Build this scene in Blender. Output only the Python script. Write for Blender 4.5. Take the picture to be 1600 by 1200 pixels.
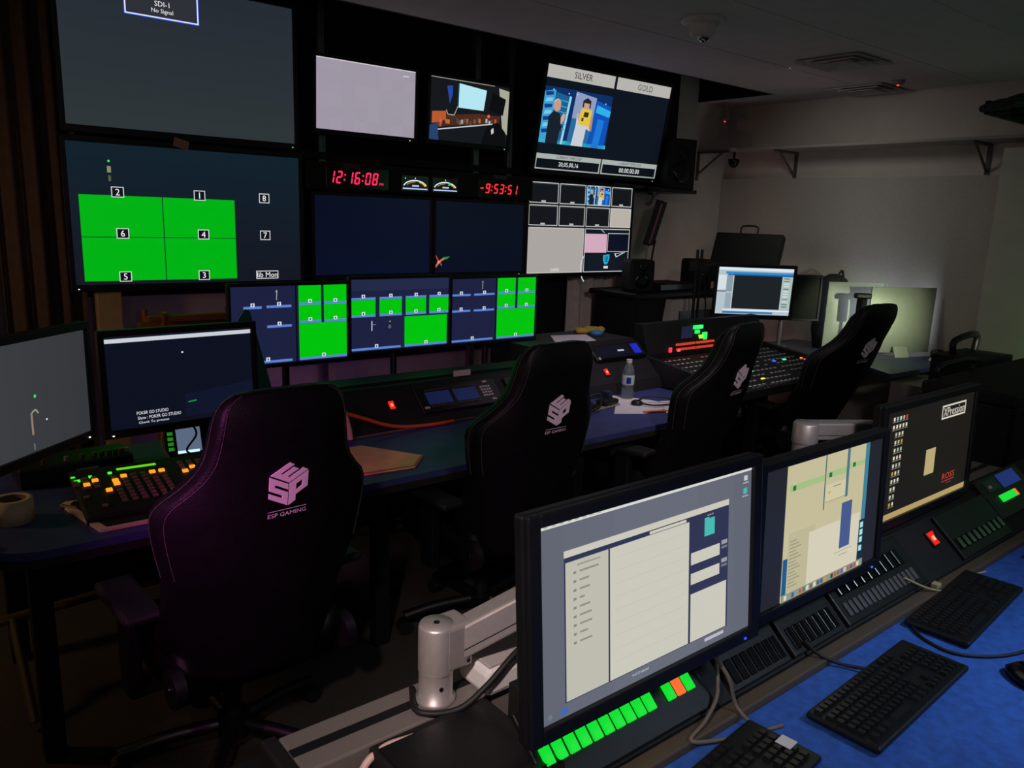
import bpy, bmesh, math, random
from mathutils import Matrix, Vector
random.seed(7)
for o in list(bpy.data.objects): bpy.data.objects.remove(o, do_unlink=True)
S = bpy.context.scene
C = S.collection
R = math.radians

# ------------------------------------------------------------------ camera
def setup_camera():
    yaw, pitch, roll = R(50.6), R(12.0), R(2.05)
    F = Vector((math.cos(yaw)*math.cos(pitch), math.sin(yaw)*math.cos(pitch), -math.sin(pitch)))
    R0 = Vector((math.sin(yaw), -math.cos(yaw), 0)); U0 = R0.cross(F)
    Rt = math.cos(roll)*R0 + math.sin(roll)*U0
    U = -math.sin(roll)*R0 + math.cos(roll)*U0
    cd = bpy.data.cameras.new('camera'); cam = bpy.data.objects.new('camera', cd); C.objects.link(cam)
    m = Matrix((Rt, U, -F)).transposed().to_4x4(); m.translation = (0, 0, 1.70)
    cam.matrix_world = m
    cd.sensor_width = 36.0; cd.lens = 1230/1600*36.0; cd.clip_start = 0.02; cd.clip_end = 60
    S.camera = cam
setup_camera()

# ------------------------------------------------------------------ world, lights, exposure
W = bpy.data.worlds.new('world'); S.world = W; W.use_nodes = True
W.node_tree.nodes['Background'].inputs[0].default_value = (0.55, 0.6, 0.75, 1)
W.node_tree.nodes['Background'].inputs[1].default_value = 0.0
S.view_settings.view_transform = 'Standard'; S.view_settings.look = 'None'
S.view_settings.exposure = 0.0; S.view_settings.gamma = 1.0; S.view_settings.use_curve_mapping = False

def area(name, loc, target, size, power, col, sy=None, spread=180):
    l = bpy.data.lights.new(name, 'AREA'); l.energy = power; l.color = col; l.size = size; l.spread = R(spread)
    if sy: l.shape = 'RECTANGLE'; l.size_y = sy
    o = bpy.data.objects.new(name, l); C.objects.link(o); o.location = loc
    o.rotation_euler = (Vector(target)-Vector(loc)).to_track_quat('-Z', 'Y').to_euler()
    return o
# inferred lamps: a dim warm lamp behind the operators, magenta LED on the left,
# violet LED behind the desks, a dim greenish lamp on the right; fills are added
area('warm_lamp', (-1.0, -0.6, 2.3), (1.0, 1.2, 0.9), 0.25, 1.2, (1.0, 0.78, 0.7))
area('arm_fill', (-0.25, 0.25, 2.1), (0.85, 1.1, 0.9), 0.08, 2.0, (1.0, 0.80, 0.76), spread=50)  # added unseen light, set close to brighten the silver monitor arm
area('warm_left_lamp', (-0.8, 3.4, 1.5), (0.7, 3.6, 0.9), 0.2, 4.0, (1.0, 0.6, 0.34))
area('magenta_led', (-0.12, 1.42, 1.4), (0.72, 1.95, 0.88), 0.06, 1.1, (1.0, 0.17, 0.75), spread=55)
area('violet_led', (1.9, 4.05, 0.3), (2.1, 4.7, 0.6), 1.0, .5, (0.7, 0.2, 0.9), 0.05)
area('green_lamp', (4.6, 0.6, 1.5), (5.88, 2.85, 1.0), 0.1, 0.9, (0.88, 1.0, 0.62), spread=21)
area('pilaster_green_fill', (5.1, 0.9, 0.4), (6.05, 1.8, 1.1), 0.2, 0.5, (0.5, 1.0, 0.35), spread=90)  # added light to turn the pilaster greener, no equipment stands there
area('chair_fill', (0.9, -0.5, 2.6), (2.8, 2.1, 1.05), 0.25, 2.6, (1.0, 0.9, 0.88), spread=50)  # added unseen fill on the chair backs, desk and papers
area('panel_fill', (4.9, 3.3, 2.65), (6.3, 3.3, 1.3), 0.3, 1.4, (1.0, 0.95, 0.88), spread=110)  # added unseen fill that lifts the right wall panel
area('blue_desk_fill', (2.3, -0.5, 2.5), (1.9, 0.35, 0.74), 0.4, 2.6, (0.6, 0.78, 1.0), spread=55)  # added unseen bluish fill, kept to the foreground desktop
area('rose_wall_fill', (5.3, 3.9, 0.5), (5.9, 4.7, 1.7), 0.3, 2.4, (1.0, 0.55, 0.5))  # added unseen fill that tints the corner of the screen wall pink
area('ceiling_fill', (0.4, -0.9, 2.0), (2.2, 2.0, 2.75), 0.4, 2.5, (1.0, 0.76, 0.95))  # added fill behind the camera, bounced off the ceiling, no fixture
area('right_ceiling_fill', (5.6, -0.2, 1.9), (5.4, 2.0, 2.75), 0.4, 1.5, (0.38, 1.0, 0.55))  # added greenish bounce fill for the right of the ceiling, no fixture
area('desk_fill', (3.2, 2.3, 2.7), (3.4, 2.8, 0.74), 0.3, 2.2, (1.0, 0.8, 1.0), spread=70)  # added ambient fill over the centre desk, no ceiling fixture

# ------------------------------------------------------------------ helpers: materials
def lin(h):
    if isinstance(h, str):
        h = h.lstrip('#'); c = [int(h[i:i+2], 16)/255 for i in (0, 2, 4)]
    else: c = [x/255 for x in h]
    return tuple((x/12.92 if x <= .04045 else ((x+.055)/1.055)**2.4) for x in c)
MATS = {}
def mat(name, col, rough=0.5, metal=0.0, noise=0.0, nscale=20, bump=0.0, bscale=200, spec=0.5, alpha=None, trans=0.0):
    if name in MATS: return MATS[name]
    m = bpy.data.materials.new(name); m.use_nodes = True
    nt = m.node_tree; b = nt.nodes['Principled BSDF']; c = lin(col)
    b.inputs['Base Color'].default_value = (*c, 1); b.inputs['Roughness'].default_value = rough
    b.inputs['Metallic'].default_value = metal; b.inputs['Specular IOR Level'].default_value = spec
    if trans: b.inputs['Transmission Weight'].default_value = trans; b.inputs['IOR'].default_value = 1.33
    tc = nt.nodes.new('ShaderNodeTexCoord')
    if noise:
        n = nt.nodes.new('ShaderNodeTexNoise'); n.inputs['Scale'].default_value = nscale; n.inputs['Detail'].default_value = 5
        nt.links.new(tc.outputs['Object'], n.inputs['Vector'])
        r = nt.nodes.new('ShaderNodeValToRGB')
        r.color_ramp.elements[0].position = .3; r.color_ramp.elements[1].position = .7
        r.color_ramp.elements[0].color = (*[x*(1-noise) for x in c], 1)
        r.color_ramp.elements[1].color = (*[min(1, x*(1+noise)) for x in c], 1)
        nt.links.new(n.outputs['Fac'], r.inputs[0]); nt.links.new(r.outputs[0], b.inputs['Base Color'])
    if bump:
        n2 = nt.nodes.new('ShaderNodeTexNoise'); n2.inputs['Scale'].default_value = bscale
        nt.links.new(tc.outputs['Object'], n2.inputs['Vector'])
        bp = nt.nodes.new('ShaderNodeBump'); bp.inputs['Strength'].default_value = bump; bp.inputs['Distance'].default_value = .002
        nt.links.new(n2.outputs['Fac'], bp.inputs['Height']); nt.links.new(bp.outputs[0], b.inputs['Normal'])
    MATS[name] = m
    return m
def glow(col, k=1.0, light=True):
    key = 'glow_%s_%.2f_%d' % (col if isinstance(col, str) else '%d_%d_%d' % tuple(col), k, light)
    if key in MATS: return MATS[key]
    m = bpy.data.materials.new(key); m.use_nodes = True
    b = m.node_tree.nodes['Principled BSDF']
    b.inputs['Base Color'].default_value = (.004, .004, .004, 1); b.inputs['Roughness'].default_value = .32
    b.inputs['Specular IOR Level'].default_value = .25
    b.inputs['Emission Color'].default_value = (*lin(col), 1); b.inputs['Emission Strength'].default_value = k
    if not light: m.cycles.emission_sampling = 'NONE'
    MATS[key] = m
    return m
def wood_mat(name, c1, c2, rough=.5):
    m = bpy.data.materials.new(name); m.use_nodes = True; nt = m.node_tree; b = nt.nodes['Principled BSDF']
    tc = nt.nodes.new('ShaderNodeTexCoord'); mp = nt.nodes.new('ShaderNodeMapping'); mp.inputs['Scale'].default_value = (2, 30, 30)
    n = nt.nodes.new('ShaderNodeTexNoise'); n.inputs['Scale'].default_value = 3; n.inputs['Detail'].default_value = 6
    r = nt.nodes.new('ShaderNodeValToRGB'); r.color_ramp.elements[0].color = (*lin(c1), 1); r.color_ramp.elements[1].color = (*lin(c2), 1)
    nt.links.new(tc.outputs['Object'], mp.inputs[0]); nt.links.new(mp.outputs[0], n.inputs['Vector'])
    nt.links.new(n.outputs['Fac'], r.inputs[0]); nt.links.new(r.outputs[0], b.inputs['Base Color']); b.inputs['Roughness'].default_value = rough
    MATS[name] = m
    return m

BLACK = mat('black_plastic', '#0d0e11', .45, noise=.2, bump=.15, bscale=400)
BLACKM = mat('black_matte', '#090a0c', .7, noise=.2)
GLOSS = mat('black_gloss', '#08090b', .22)
LEATHER = mat('black_leather', '#0d0c0f', .45, noise=.2, bump=.5, bscale=260, spec=.22)
STITCH = mat('grey_thread', '#4c4745', .8)
SILVER = mat('satin_aluminium', '#b7b0ae', .42, .55, noise=.06, nscale=60)
STEEL = mat('steel', '#8d8d90', .35, .8, noise=.1)
CHROME = mat('chrome', '#c8c8cc', .12, 1.0)
BLUE = mat('blue_laminate', '#373f74', .55, noise=.14, nscale=14, bump=.1)
EDGE = mat('dark_edge_band', '#24221f', .5, noise=.2)
PAPER = mat('white_paper', '#d8d6d6', .8, noise=.04)
WHITE = mat('white_plastic', '#cfcdc8', .5, noise=.04)
CREAM = mat('cream_paint', '#b7a078', .6, noise=.1)
TAPE = mat('masking_tape', '#cdbb95', .7, noise=.08)
DARKMETAL = mat('dark_metal', '#2a2b2e', .4, .6, noise=.15)
WALLP = mat('pale_wall_paint', '#c9c2bb', .85, noise=.05, nscale=6, bump=.1, bscale=90)
WALLD = mat('acoustic_fabric', '#b4b0a9', .95, noise=.06, nscale=80, bump=.3, bscale=500)
CEILP = mat('ceiling_panel', '#d6d2d4', .9, noise=.05, nscale=8)
BLACKW = mat('black_wall_paint', '#101014', .9, noise=.15)
CARPET = mat('dark_carpet', '#3a342c', .97, noise=.3, nscale=160, bump=.5, bscale=500)
LABEL = mat('label_tape', '#b9a9a5', .7)
ORANGE = mat('orange_rubber', '#d8502a', .5)
RUBBER = mat('black_rubber', '#101113', .6)
WOOD = wood_mat('brown_wood', '#7a4422', '#a86436')
LEDGE = wood_mat('walnut_ledge', '#4a4036', '#5f5345')

# ------------------------------------------------------------------ helpers: meshes
def link(o, parent=None):
    C.objects.link(o)
    if parent: o.parent = parent
    return o
class MB:
    def __init__(s): s.v = []; s.f = []; s.m = []; s.sm = []; s.mats = []
    def mi(s, m):
        if m not in s.mats: s.mats.append(m)
        return s.mats.index(m)
    def add(s, vs, fs, m=None, smooth=False, M=None):
        k = len(s.v)
        for p in vs:
            p = Vector(p); s.v.append(tuple(M @ p) if M is not None else tuple(p))
        i = s.mi(m)
        for f in fs: s.f.append(tuple(k+j for j in f)); s.m.append(i); s.sm.append(smooth)
        return s
    def box(s, x0, x1, y0, y1, z0, z1, m=None, bev=0.0, M=None, seg=2):
        if bev <= 0:
            vs = [(x, y, z) for z in (z0, z1) for y in (y0, y1) for x in (x0, x1)]
            return s.add(vs, [(0, 2, 3, 1), (4, 5, 7, 6), (0, 1, 5, 4), (2, 6, 7, 3), (0, 4, 6, 2), (1, 3, 7, 5)], m, False, M)
        bm = bmesh.new(); bmesh.ops.create_cube(bm, size=1)
        for q in bm.verts: q.co = Vector((x0+(q.co.x+.5)*(x1-x0), y0+(q.co.y+.5)*(y1-y0), z0+(q.co.z+.5)*(z1-z0)))
        bev = min(bev, .49*min(x1-x0, y1-y0, z1-z0))
        bmesh.ops.bevel(bm, geom=list(bm.edges), offset=bev, segments=seg, profile=.5, affect='EDGES')
        bm.verts.index_update()
        s.add([q.co.copy() for q in bm.verts], [[q.index for q in f.verts] for f in bm.faces], m, False, M); bm.free()
        return s
    def cyl(s, p0, p1, r0, r1=None, n=20, m=None, M=None, caps=True):
        r1 = r0 if r1 is None else r1; p0 = Vector(p0); p1 = Vector(p1); d = (p1-p0).normalized()
        a = d.orthogonal().normalized(); b = d.cross(a)
        vs = []
        for p, r in ((p0, r0), (p1, r1)):
            for i in range(n): t = 2*math.pi*i/n; vs.append(p + a*math.cos(t)*r + b*math.sin(t)*r)
        s.add(vs, [(i, (i+1) % n, n+(i+1) % n, n+i) for i in range(n)], m, True, M)
        if caps: s.add(vs, [tuple(reversed(range(n))), tuple(range(n, 2*n))], m, False, M)
        return s
    def lathe(s, prof, c=(0, 0, 0), n=24, m=None, M=None, caps=True):
        vs = []; c = Vector(c)
        for r, z in prof:
            for i in range(n): t = 2*math.pi*i/n; vs.append(c+Vector((r*math.cos(t), r*math.sin(t), z)))
        fs = []
        for k in range(len(prof)-1):
            for i in range(n): j = (i+1) % n; fs.append((k*n+i, k*n+j, (k+1)*n+j, (k+1)*n+i))
        s.add(vs, fs, m, True, M)
        if caps: s.add(vs, [tuple(reversed(range(n))), tuple(range((len(prof)-1)*n, len(prof)*n))], m, False, M)
        return s
    def tube(s, pts, r, n=8, m=None, M=None, steps=6):
        P = [Vector(p) for p in pts]
        if len(P) > 2 and steps > 1:
            Q = []; E = [P[0]*2-P[1]]+P+[P[-1]*2-P[-2]]
            for i in range(1, len(E)-2):
                for k in range(steps):
                    t = k/steps; a, b, c, d = E[i-1], E[i], E[i+1], E[i+2]
                    Q.append(.5*((2*b)+(-a+c)*t+(2*a-5*b+4*c-d)*t*t+(-a+3*b-3*c+d)*t**3))
            Q.append(P[-1]); P = Q
        vs = []; up = None
        for i, p in enumerate(P):
            d = (P[min(i+1, len(P)-1)]-P[max(i-1, 0)]).normalized()
            if up is None: a = d.orthogonal().normalized()
            else:
                a = up-d*up.dot(d)
                a = a.normalized() if a.length > 1e-5 else d.orthogonal().normalized()
            up = a; b = d.cross(a)
            for j in range(n): t = 2*math.pi*j/n; vs.append(p+a*math.cos(t)*r+b*math.sin(t)*r)
        fs = [(i*n+j, i*n+(j+1) % n, (i+1)*n+(j+1) % n, (i+1)*n+j) for i in range(len(P)-1) for j in range(n)]
        s.add(vs, fs, m, True, M)
        return s.add(vs, [tuple(reversed(range(n))), tuple(range((len(P)-1)*n, len(P)*n))], m, False, M)
    def prism(s, poly, d0, d1, axis='y', m=None, M=None):
        # poly of (a,b); axis y: (x,z) polygon extruded d0..d1 in y; axis x: (y,z); axis z: (x,y)
        def P(a, b, d): return {'y': (a, d, b), 'x': (d, a, b), 'z': (a, b, d)}[axis]
        n = len(poly); vs = [P(a, b, d0) for a, b in poly]+[P(a, b, d1) for a, b in poly]
        return s.add(vs, [tuple(range(n)), tuple(reversed(range(n, 2*n)))]+[(i, n+i, n+(i+1) % n, (i+1) % n) for i in range(n)], m, False, M)
    def build(s, name, m=None, parent=None, fix=True):
        me = bpy.data.meshes.new(name); me.from_pydata(s.v, [], s.f)
        for q in s.mats: me.materials.append(q if q is not None else m)
        for p, i, sm in zip(me.polygons, s.m, s.sm): p.material_index = i; p.use_smooth = sm
        if fix:
            bm = bmesh.new(); bm.from_mesh(me); bmesh.ops.recalc_face_normals(bm, faces=bm.faces); bm.to_mesh(me); bm.free()
        me.update()
        return link(bpy.data.objects.new(name, me), parent)
def tag(o, label=None, cat=None, group=None, kind=None):
    if label: o['label'] = label
    if cat: o['category'] = cat
    if group: o['group'] = group
    if kind: o['kind'] = kind
    return o
def thing(name, label, cat, loc=(0, 0, 0), rz=0, group=None):
    o = bpy.data.objects.new(name, None); C.objects.link(o); o.location = loc; o.rotation_euler = (0, 0, rz)
    o.empty_display_size = .05
    return tag(o, label, cat, group)
def struct(o): o['kind'] = 'structure'; return o
def copy_tree(o, parent=None):
    c = o.copy(); C.objects.link(c); c.parent = parent
    for ch in list(o.children): copy_tree(ch, c)
    return c
def bx(name, m, parent, *a, bev=0.0, M=None): return MB().box(*a, bev=bev, M=M).build(name, m, parent)
def rot(ax, a): return Matrix.Rotation(a, 4, ax)
def tr(*v): return Matrix.Translation(v)

# text as flat mesh polygons
TXT = {}
def text_mesh(sx):
    if sx in TXT: return TXT[sx]
    cu = bpy.data.curves.new('t', 'FONT'); cu.body = sx; cu.resolution_u = 2; cu.align_x = 'LEFT'
    o = bpy.data.objects.new('t', cu); C.objects.link(o)
    dg = bpy.context.evaluated_depsgraph_get(); me = bpy.data.meshes.new_from_object(o.evaluated_get(dg))
    vs = [v.co.copy() for v in me.vertices]; fs = [tuple(p.vertices) for p in me.polygons]
    bpy.data.objects.remove(o); bpy.data.curves.remove(cu); bpy.data.meshes.remove(me)
    x0 = min(v.x for v in vs); x1 = max(v.x for v in vs); y0 = min(v.y for v in vs); y1 = max(v.y for v in vs)
    TXT[sx] = (vs, fs, x0, x1, y0, y1)
    return TXT[sx]

class Scr:
    """flat picture on a screen facing -y: u right 0..1, v down 0..1"""
    def __init__(s, w, h): s.w = w; s.h = h; s.mb = MB()
    def P(s, u, v, l): return (-s.w/2+u*s.w, -.0004*l-.0004, s.h*(1-v))
    def poly(s, pts, col, l=1, k=1.0, light=False):
        s.mb.add([s.P(u, v, l) for u, v in pts], [tuple(range(len(pts)))], glow(col, k, light)); return s
    def rect(s, u0, v0, u1, v1, col, l=1, k=1.0, light=False):
        return s.poly([(u0, v0), (u1, v0), (u1, v1), (u0, v1)], col, l, k, light)
    def frame(s, u0, v0, u1, v1, col, t=.004, l=2, k=1.0):
        tv = t*s.w/s.h
        s.rect(u0, v0, u1, v0+tv, col, l, k); s.rect(u0, v1-tv, u1, v1, col, l, k)
        s.rect(u0, v0+tv, u0+t, v1-tv, col, l, k); s.rect(u1-t, v0+tv, u1, v1-tv, col, l, k); return s
    def line(s, pts, t, col, l=2, k=1.0):
        a = s.w/s.h
        for (u0, v0), (u1, v1) in zip(pts, pts[1:]):
            dx, dy = (u1-u0)*a, (v1-v0); L = math.hypot(dx, dy) or 1; nx, ny = -dy/L*t/2, dx/L*t/2
            s.poly([(u0+nx/a, v0+ny), (u1+nx/a, v1+ny), (u1-nx/a, v1-ny), (u0-nx/a, v0-ny)], col, l, k)
        return s
    def disc(s, u, v, r, col, l=2, k=1.0, n=14, ry=None):
        a = s.w/s.h; ry = ry or r
        return s.poly([(u+r/a*math.cos(2*math.pi*i/n), v+ry*math.sin(2*math.pi*i/n)) for i in range(n)], col, l, k)
    def text(s, sx, u, v, hgt, col, l=3, k=1.0, align='c', wide=None):
        vs, fs, x0, x1, y0, y1 = text_mesh(sx)
        sc = hgt*s.h/(y1-y0); sxx = sc if wide is None else wide*s.w/(x1-x0)
        W = (x1-x0)*sxx; ox = {'c': -W/2, 'l': 0, 'r': -W}[align]
        X = -s.w/2+u*s.w+ox; Z = s.h*(1-v)-hgt*s.h/2
        s.mb.add([(X+(q.x-x0)*sxx, -.0004*l-.0004, Z+(q.y-y0)*sc) for q in vs], fs, glow(col, k, False)); return s
    def boxed(s, sx, u, v, bw, bh, l=3):
        s.rect(u-bw/2, v-bh/2, u+bw/2, v+bh/2, '#10131a', l); s.frame(u-bw/2, v-bh/2, u+bw/2, v+bh/2, '#d8dade', .0035, l+1)
        return s.text(sx, u, v, bh*.62, '#f4f4f4', l+1)

def monitor(name, label, cat, loc, w, h, rz=0, tilt=0, bez=(.018, .018, .022), depth=.05, base='#101828', k=1.0, draw=None,
            group=None, mount=None, led=None, zfloor=None, frame=None, stand_m=None, nx=0):
    """loc = centre of the lower edge of the lit screen; faces -y before rz"""
    root = thing(name, label, cat, loc, rz, group); frame = frame or BLACK
    T = rot('X', tilt); bl, bt, bb = bez
    MB().box(-w/2-bl, w/2+bl, .002, depth*.45, -bb, h+bt, bev=.006, M=T).box(-w*.36, w*.36, depth*.45, depth, h*.12, h*.88, bev=.012, M=T).build('housing', frame, root)
    b = MB()
    b.box(-w/2-bl, -w/2, -.010, .004, -bb, h+bt, bev=.003, M=T); b.box(w/2, w/2+bl, -.010, .004, -bb, h+bt, bev=.003, M=T)
    b.box(-w/2-.002, w/2+.002, -.010, .004, h, h+bt, bev=.003, M=T); b.box(-w/2-.002, w/2+.002, -.010, .004, -bb, 0, bev=.003, M=T)
    b.build('bezel', frame, root)
    sc = MB().add([T @ Vector(p) for p in ((-w/2, 0, 0), (w/2, 0, 0), (w/2, 0, h), (-w/2, 0, h))], [(0, 1, 2, 3)], glow(base, k)).build('screen', None, root, fix=False)
    if draw:
        s = Scr(w, h); draw(s); s.mb.v = [tuple(T @ Vector(p)) for p in s.mb.v]
        s.mb.build('screen_image', None, sc, fix=False)
    if led:
        MB().box(led[0]-.003, led[0]+.003, -.012, -.009, -bb*.6-.002, -bb*.6+.002, M=T).build('power_light', glow(led[1], 1.5, False), root)
    sm = stand_m or BLACK
    if mount == 'wall':     # plate and arm back to the wall at distance zfloor
        MB().box(-.12, .12, depth*.9, depth+.03, h*.3, h*.7, M=T).box(-.04, .04, depth, zfloor, h*.42, h*.58).build('wall_bracket', DARKMETAL, root)
    if mount == 'foot':
        MB().box(nx-.03, nx+.03, depth*.6, depth+.03, -zfloor, h*.45, bev=.006).build('stand_neck', sm, root)
        MB().box(nx-.09, nx+.09, depth-.03, depth+.13, -zfloor, -zfloor+.015, bev=.005).build('stand_base', sm, root)
    if mount == 'pole':
        MB().cyl((0, depth+.03, -zfloor), (0, depth+.03, h*.6), .017).build('stand_pole', sm, root)
        MB().box(-.05, .05, depth*.8, depth+.02, h*.35, h*.65).build('mount_plate', sm, root)
        MB().cyl((0, depth+.03, -zfloor), (0, depth+.03, -zfloor+.02), .06).build('stand_base', sm, root)
    return root

# ================================================================== THE SETTING
XL, XR, YB, YF, ZC, ZR = -1.6, 6.35, 4.70, -1.5, 2.75, 3.06
struct(MB().box(XL, XR+.1, YF, YB+.1, -.06, 0).build('floor', CARPET))
struct(MB().box(XL, XR+.1, YB, YB+.1, 0, ZR+.06).build('wall_back', WALLP))
struct(MB().box(XL-.1, XL, YF, YB+.1, 0, ZR+.06).build('wall_left', WALLP))
struct(MB().box(XL-.1, XR+.1, YF-.1, YF, 0, ZR+.06).build('wall_front', WALLP))
struct(MB().box(XR, XR+.1, YF, YB, 0, ZR+.06).build('wall_right', WALLP))
struct(MB().box(6.05, XR, YF, 2.22, 0, 2.27).build('wall_pilaster', WALLP))
struct(MB().box(XR-.03, XR, 2.22, YB-.005, 0, 2.11).build('trim_1', WALLD))
# black painted upper part of the screen wall
struct(MB().box(2.0, 4.86, YB-.02, YB, .72, ZR).box(.86, 2.0, YB-.02, YB, 1.2, ZR).box(4.86, 5.6, YB-.02, YB, 2.0, ZR).build('trim_2', BLACKW))
ceil = struct(MB().box(XL, XR, YF, 3.95, ZC+.03, ZC+.06).build('ceiling', BLACKM))
ys = [YF, -.95, -.25, .45, 1.15, 1.86, 2.52, 3.24, 3.95]
for a, b in zip(ys, ys[1:]):
    MB().box(XL, XR, a+.004, b-.004, ZC, ZC+.03).build('panel', CEILP, ceil)
MB().box(5.9, XR, 3.954, YB, ZC, ZC+.03).build('panel', CEILP, ceil)
struct(MB().box(XL, 5.9, 3.95, YB, ZR, ZR+.06).box(XL, 5.9, 3.95, 3.97, ZC, ZR).box(5.88, 5.9, 3.97, YB, ZC, ZR).build('ceiling_recess', BLACKW))

# shelf along the right-hand wall on steel brackets
t = thing('wall_shelf', 'long shelf on steel brackets high on the far right wall', 'shelf', (XR, 3.0, 2.33))
MB().box(-.34, 0, -2.8, 1.7, 0, .02).build('shelf_board', mat('grey_board', '#a39a96', .8), t)
MB().box(-.42, -.34, 1.34, 1.7, 0, .02).build('shelf_board', MATS['grey_board'], t)
def bracket(x, y, side):
    b = MB()
    if side == 'x': b.box(x-.012, x, y-.015, y+.015, -.25, 0).box(x-.33, x, y-.015, y+.015, -.018, 0).tube([(x-.27, y, -.012), (x-.006, y, -.2)], .01, 6)
    else: b.box(x-.015, x+.015, y-.012, y, -.25, 0).box(x-.015, x+.015, y-.33, y, -.018, 0).tube([(x, y-.27, -.012), (x, y-.006, -.2)], .01, 6)
    b.build('bracket', mat('bracket_grey', '#55504e', .6), t)
bracket(0, .96, 'x'); bracket(0, -.58, 'x'); bracket(-.41, 1.7, 'y')

# ceiling fittings
t = thing('ceiling_detector', 'round white ceiling detector with shiny lens underneath', 'detector', (3.55, 2.85, ZC))
MB().lathe([(.0, 0), (.115, 0), (.112, -.018), (.075, -.03), (0, -.03)], caps=False).build('flange', WHITE, t)
MB().lathe([(.072, -.025), (.066, -.075), (.05, -.09), (0, -.09)], caps=False).build('body', WHITE, t)
MB().lathe([(.035, -.085), (.032, -.1), (.02, -.112), (0, -.114)], (.012, -.01, 0), caps=False).build('lens', CHROME, t)
def vent(label, x, y):
    t = thing('ceiling_vent', label, 'vent', (x, y, ZC), 0, 'ceiling vents')
    for i, s_ in enumerate((.22, .16, .10)):
        z0 = -.012-.006*i; b = MB()
        for a in (0, 90, 180, 270):
            M = rot('Z', R(a)); b.add([(-s_, -s_, z0), (s_, -s_, z0), (s_-.05, -s_+.05, z0+.022), (-s_+.05, -s_+.05, z0+.022), (-s_, -s_, z0-.004), (s_, -s_, z0-.004)], [(0, 1, 2, 3), (0, 4, 5, 1), (4, 5, 2, 3)], None, False, M)
        b.build('louvre', mat('vent_grey', '#c4c2c2', .7), t)
vent('square ceiling vent nearer the round detector', 5.0, 2.86)
vent('square ceiling vent farther back near the far right wall', 6.08, 3.25)
def redlight(label, loc, down=True):
    t = thing('smoke_sensor', label, 'sensor', loc)
    MB().lathe([(0, 0), (.045, 0), (.042, -.02), (.02, -.03), (0, -.03)], caps=False).build('housing', mat('sensor_grey', '#8c8886', .6), t)
    MB().lathe([(.009, -.028), (.009, -.036), (0, -.04)], caps=False, n=10).build('red_light', glow('#ff3030', 2.0, False), t)
redlight('tiny ceiling sensor with red light above the shelf', (5.88, 2.92, ZC))
redlight('tiny sensor with red light beside the black ceiling recess', (6.02, 4.5, 2.62))
MB().box(6.01, 6.03, 4.49, 4.51, 2.62, ZC).build('sensor_stem', MATS['sensor_grey'], bpy.data.objects['smoke_sensor.001'])
bpy.data.objects['sensor_stem'].matrix_parent_inverse = Matrix.Translation((-6.02, -4.5, -2.62))
t = thing('dome_camera', 'small black dome camera hanging under shelf in room corner', 'camera', (6.12, 4.44, 2.33))
MB().cyl((0, 0, 0), (0, 0, -.06), .012).build('stem', BLACK, t)
MB().lathe([(.0, -.06), (.05, -.06), (.05, -.08), (.042, -.11), (.02, -.132), (0, -.136)], caps=False).build('dome', GLOSS, t)
# cable ladder, upper right
t = thing('cable_ladder', 'black cable ladder loaded with cables near the right ceiling', 'cable tray', (5.35, 1.75, 2.36))
for y in (-.15, .15): MB().box(-.5, 1.0, y-.012, y+.012, -.02, .05).build('side_rail', BLACKM, t)
for i in range(6): MB().cyl((-.42+i*.26, -.14, 0), (-.42+i*.26, .14, 0), .011, n=8).build('rung', BLACKM, t)
for i in range(5):
    y = -.1+.05*i
    MB().tube([(-.72+.04*i, y+.05, .0), (-.4, y, .03+.02*(i % 3)), (-.1, y+.02, .05+.035*(i % 2)), (.4, y-.02, .06), (.95, y, .05)], .02, 8).build('cable', RUBBER, t)
MB().cyl((.35, 0, .05), (.35, 0, ZC-2.36), .012, n=8).build('hanger_rod', BLACKM, t)
MB().cyl((.9, -.13, .05), (.9, -.13, ZC-2.36), .012, n=8).build('hanger_rod', BLACKM, t)
MB().box(.45, .49, -.1, -.06, -.35, 0).build('drop_post', BLACKM, t)

# ------------------------------------------------------------------ drapes and posts at the screen wall
def drape(name, label, x0, x1, y, z0, z1, m, amp=.03, wl=.11, cat='curtain'):
    n = int((x1-x0)/wl*10); vs = []; fs = []
    for i in range(n+1):
        x = x0+(x1-x0)*i/n; a = 2*math.pi*(x-x0)/wl; yy = y+amp*math.sin(a)+amp*.4*math.sin(a*.37+1)
        for z, g in ((z0, 1.15), (z0+(z1-z0)*.5, 1), (z1, .8)):
            vs.append((x, y+(yy-y)*g, z)); vs.append((x, y+(yy-y)*g+.006, z))
    for i in range(n):
        k = i*6; j = k+6
        for q in (0, 2): fs += [(k+q, j+q, j+q+2, k+q+2), (k+q+1, k+q+3, j+q+3, j+q+1)]
        fs += [(k, k+1, j+1, j), (k+4, j+4, j+5, k+5)]
    fs += [(0, 2, 3, 1), (2, 4, 5, 3)]; k = n*6; fs += [(k, k+1, k+3, k+2), (k+2, k+3, k+5, k+4)]
    return tag(MB().add(vs, fs, None, True).build(name, m), label, cat)
drape('brown_curtain', 'brown pleated curtain hanging left of the stacked televisions', .5, .86, 4.5, .02, ZR-.02, mat('brown_drape', '#54433a', .9, noise=.15), .03, .1)
drape('grey_curtain', 'grey pleated curtain below the wall screen of small tiles', 4.28, 4.98, 4.55, .02, 1.7, mat('grey_drape', '#c8bdb6', .85, noise=.1), .035, .13)
t = thing('door_panel', 'dark red door leaf at the far left edge', 'door', (.2, 4.62, 0))
MB().box(-.45, .28, 0, .04, 0, 2.1, bev=.004).build('leaf', mat('red_door', '#4a1e1a', .6, noise=.1), t)
MB().box(.12, .2, -.02, 0, 1.65, 1.95, bev=.004).build('vision_slot', mat('slot_pink', '#8a5a54', .5), t)
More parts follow.
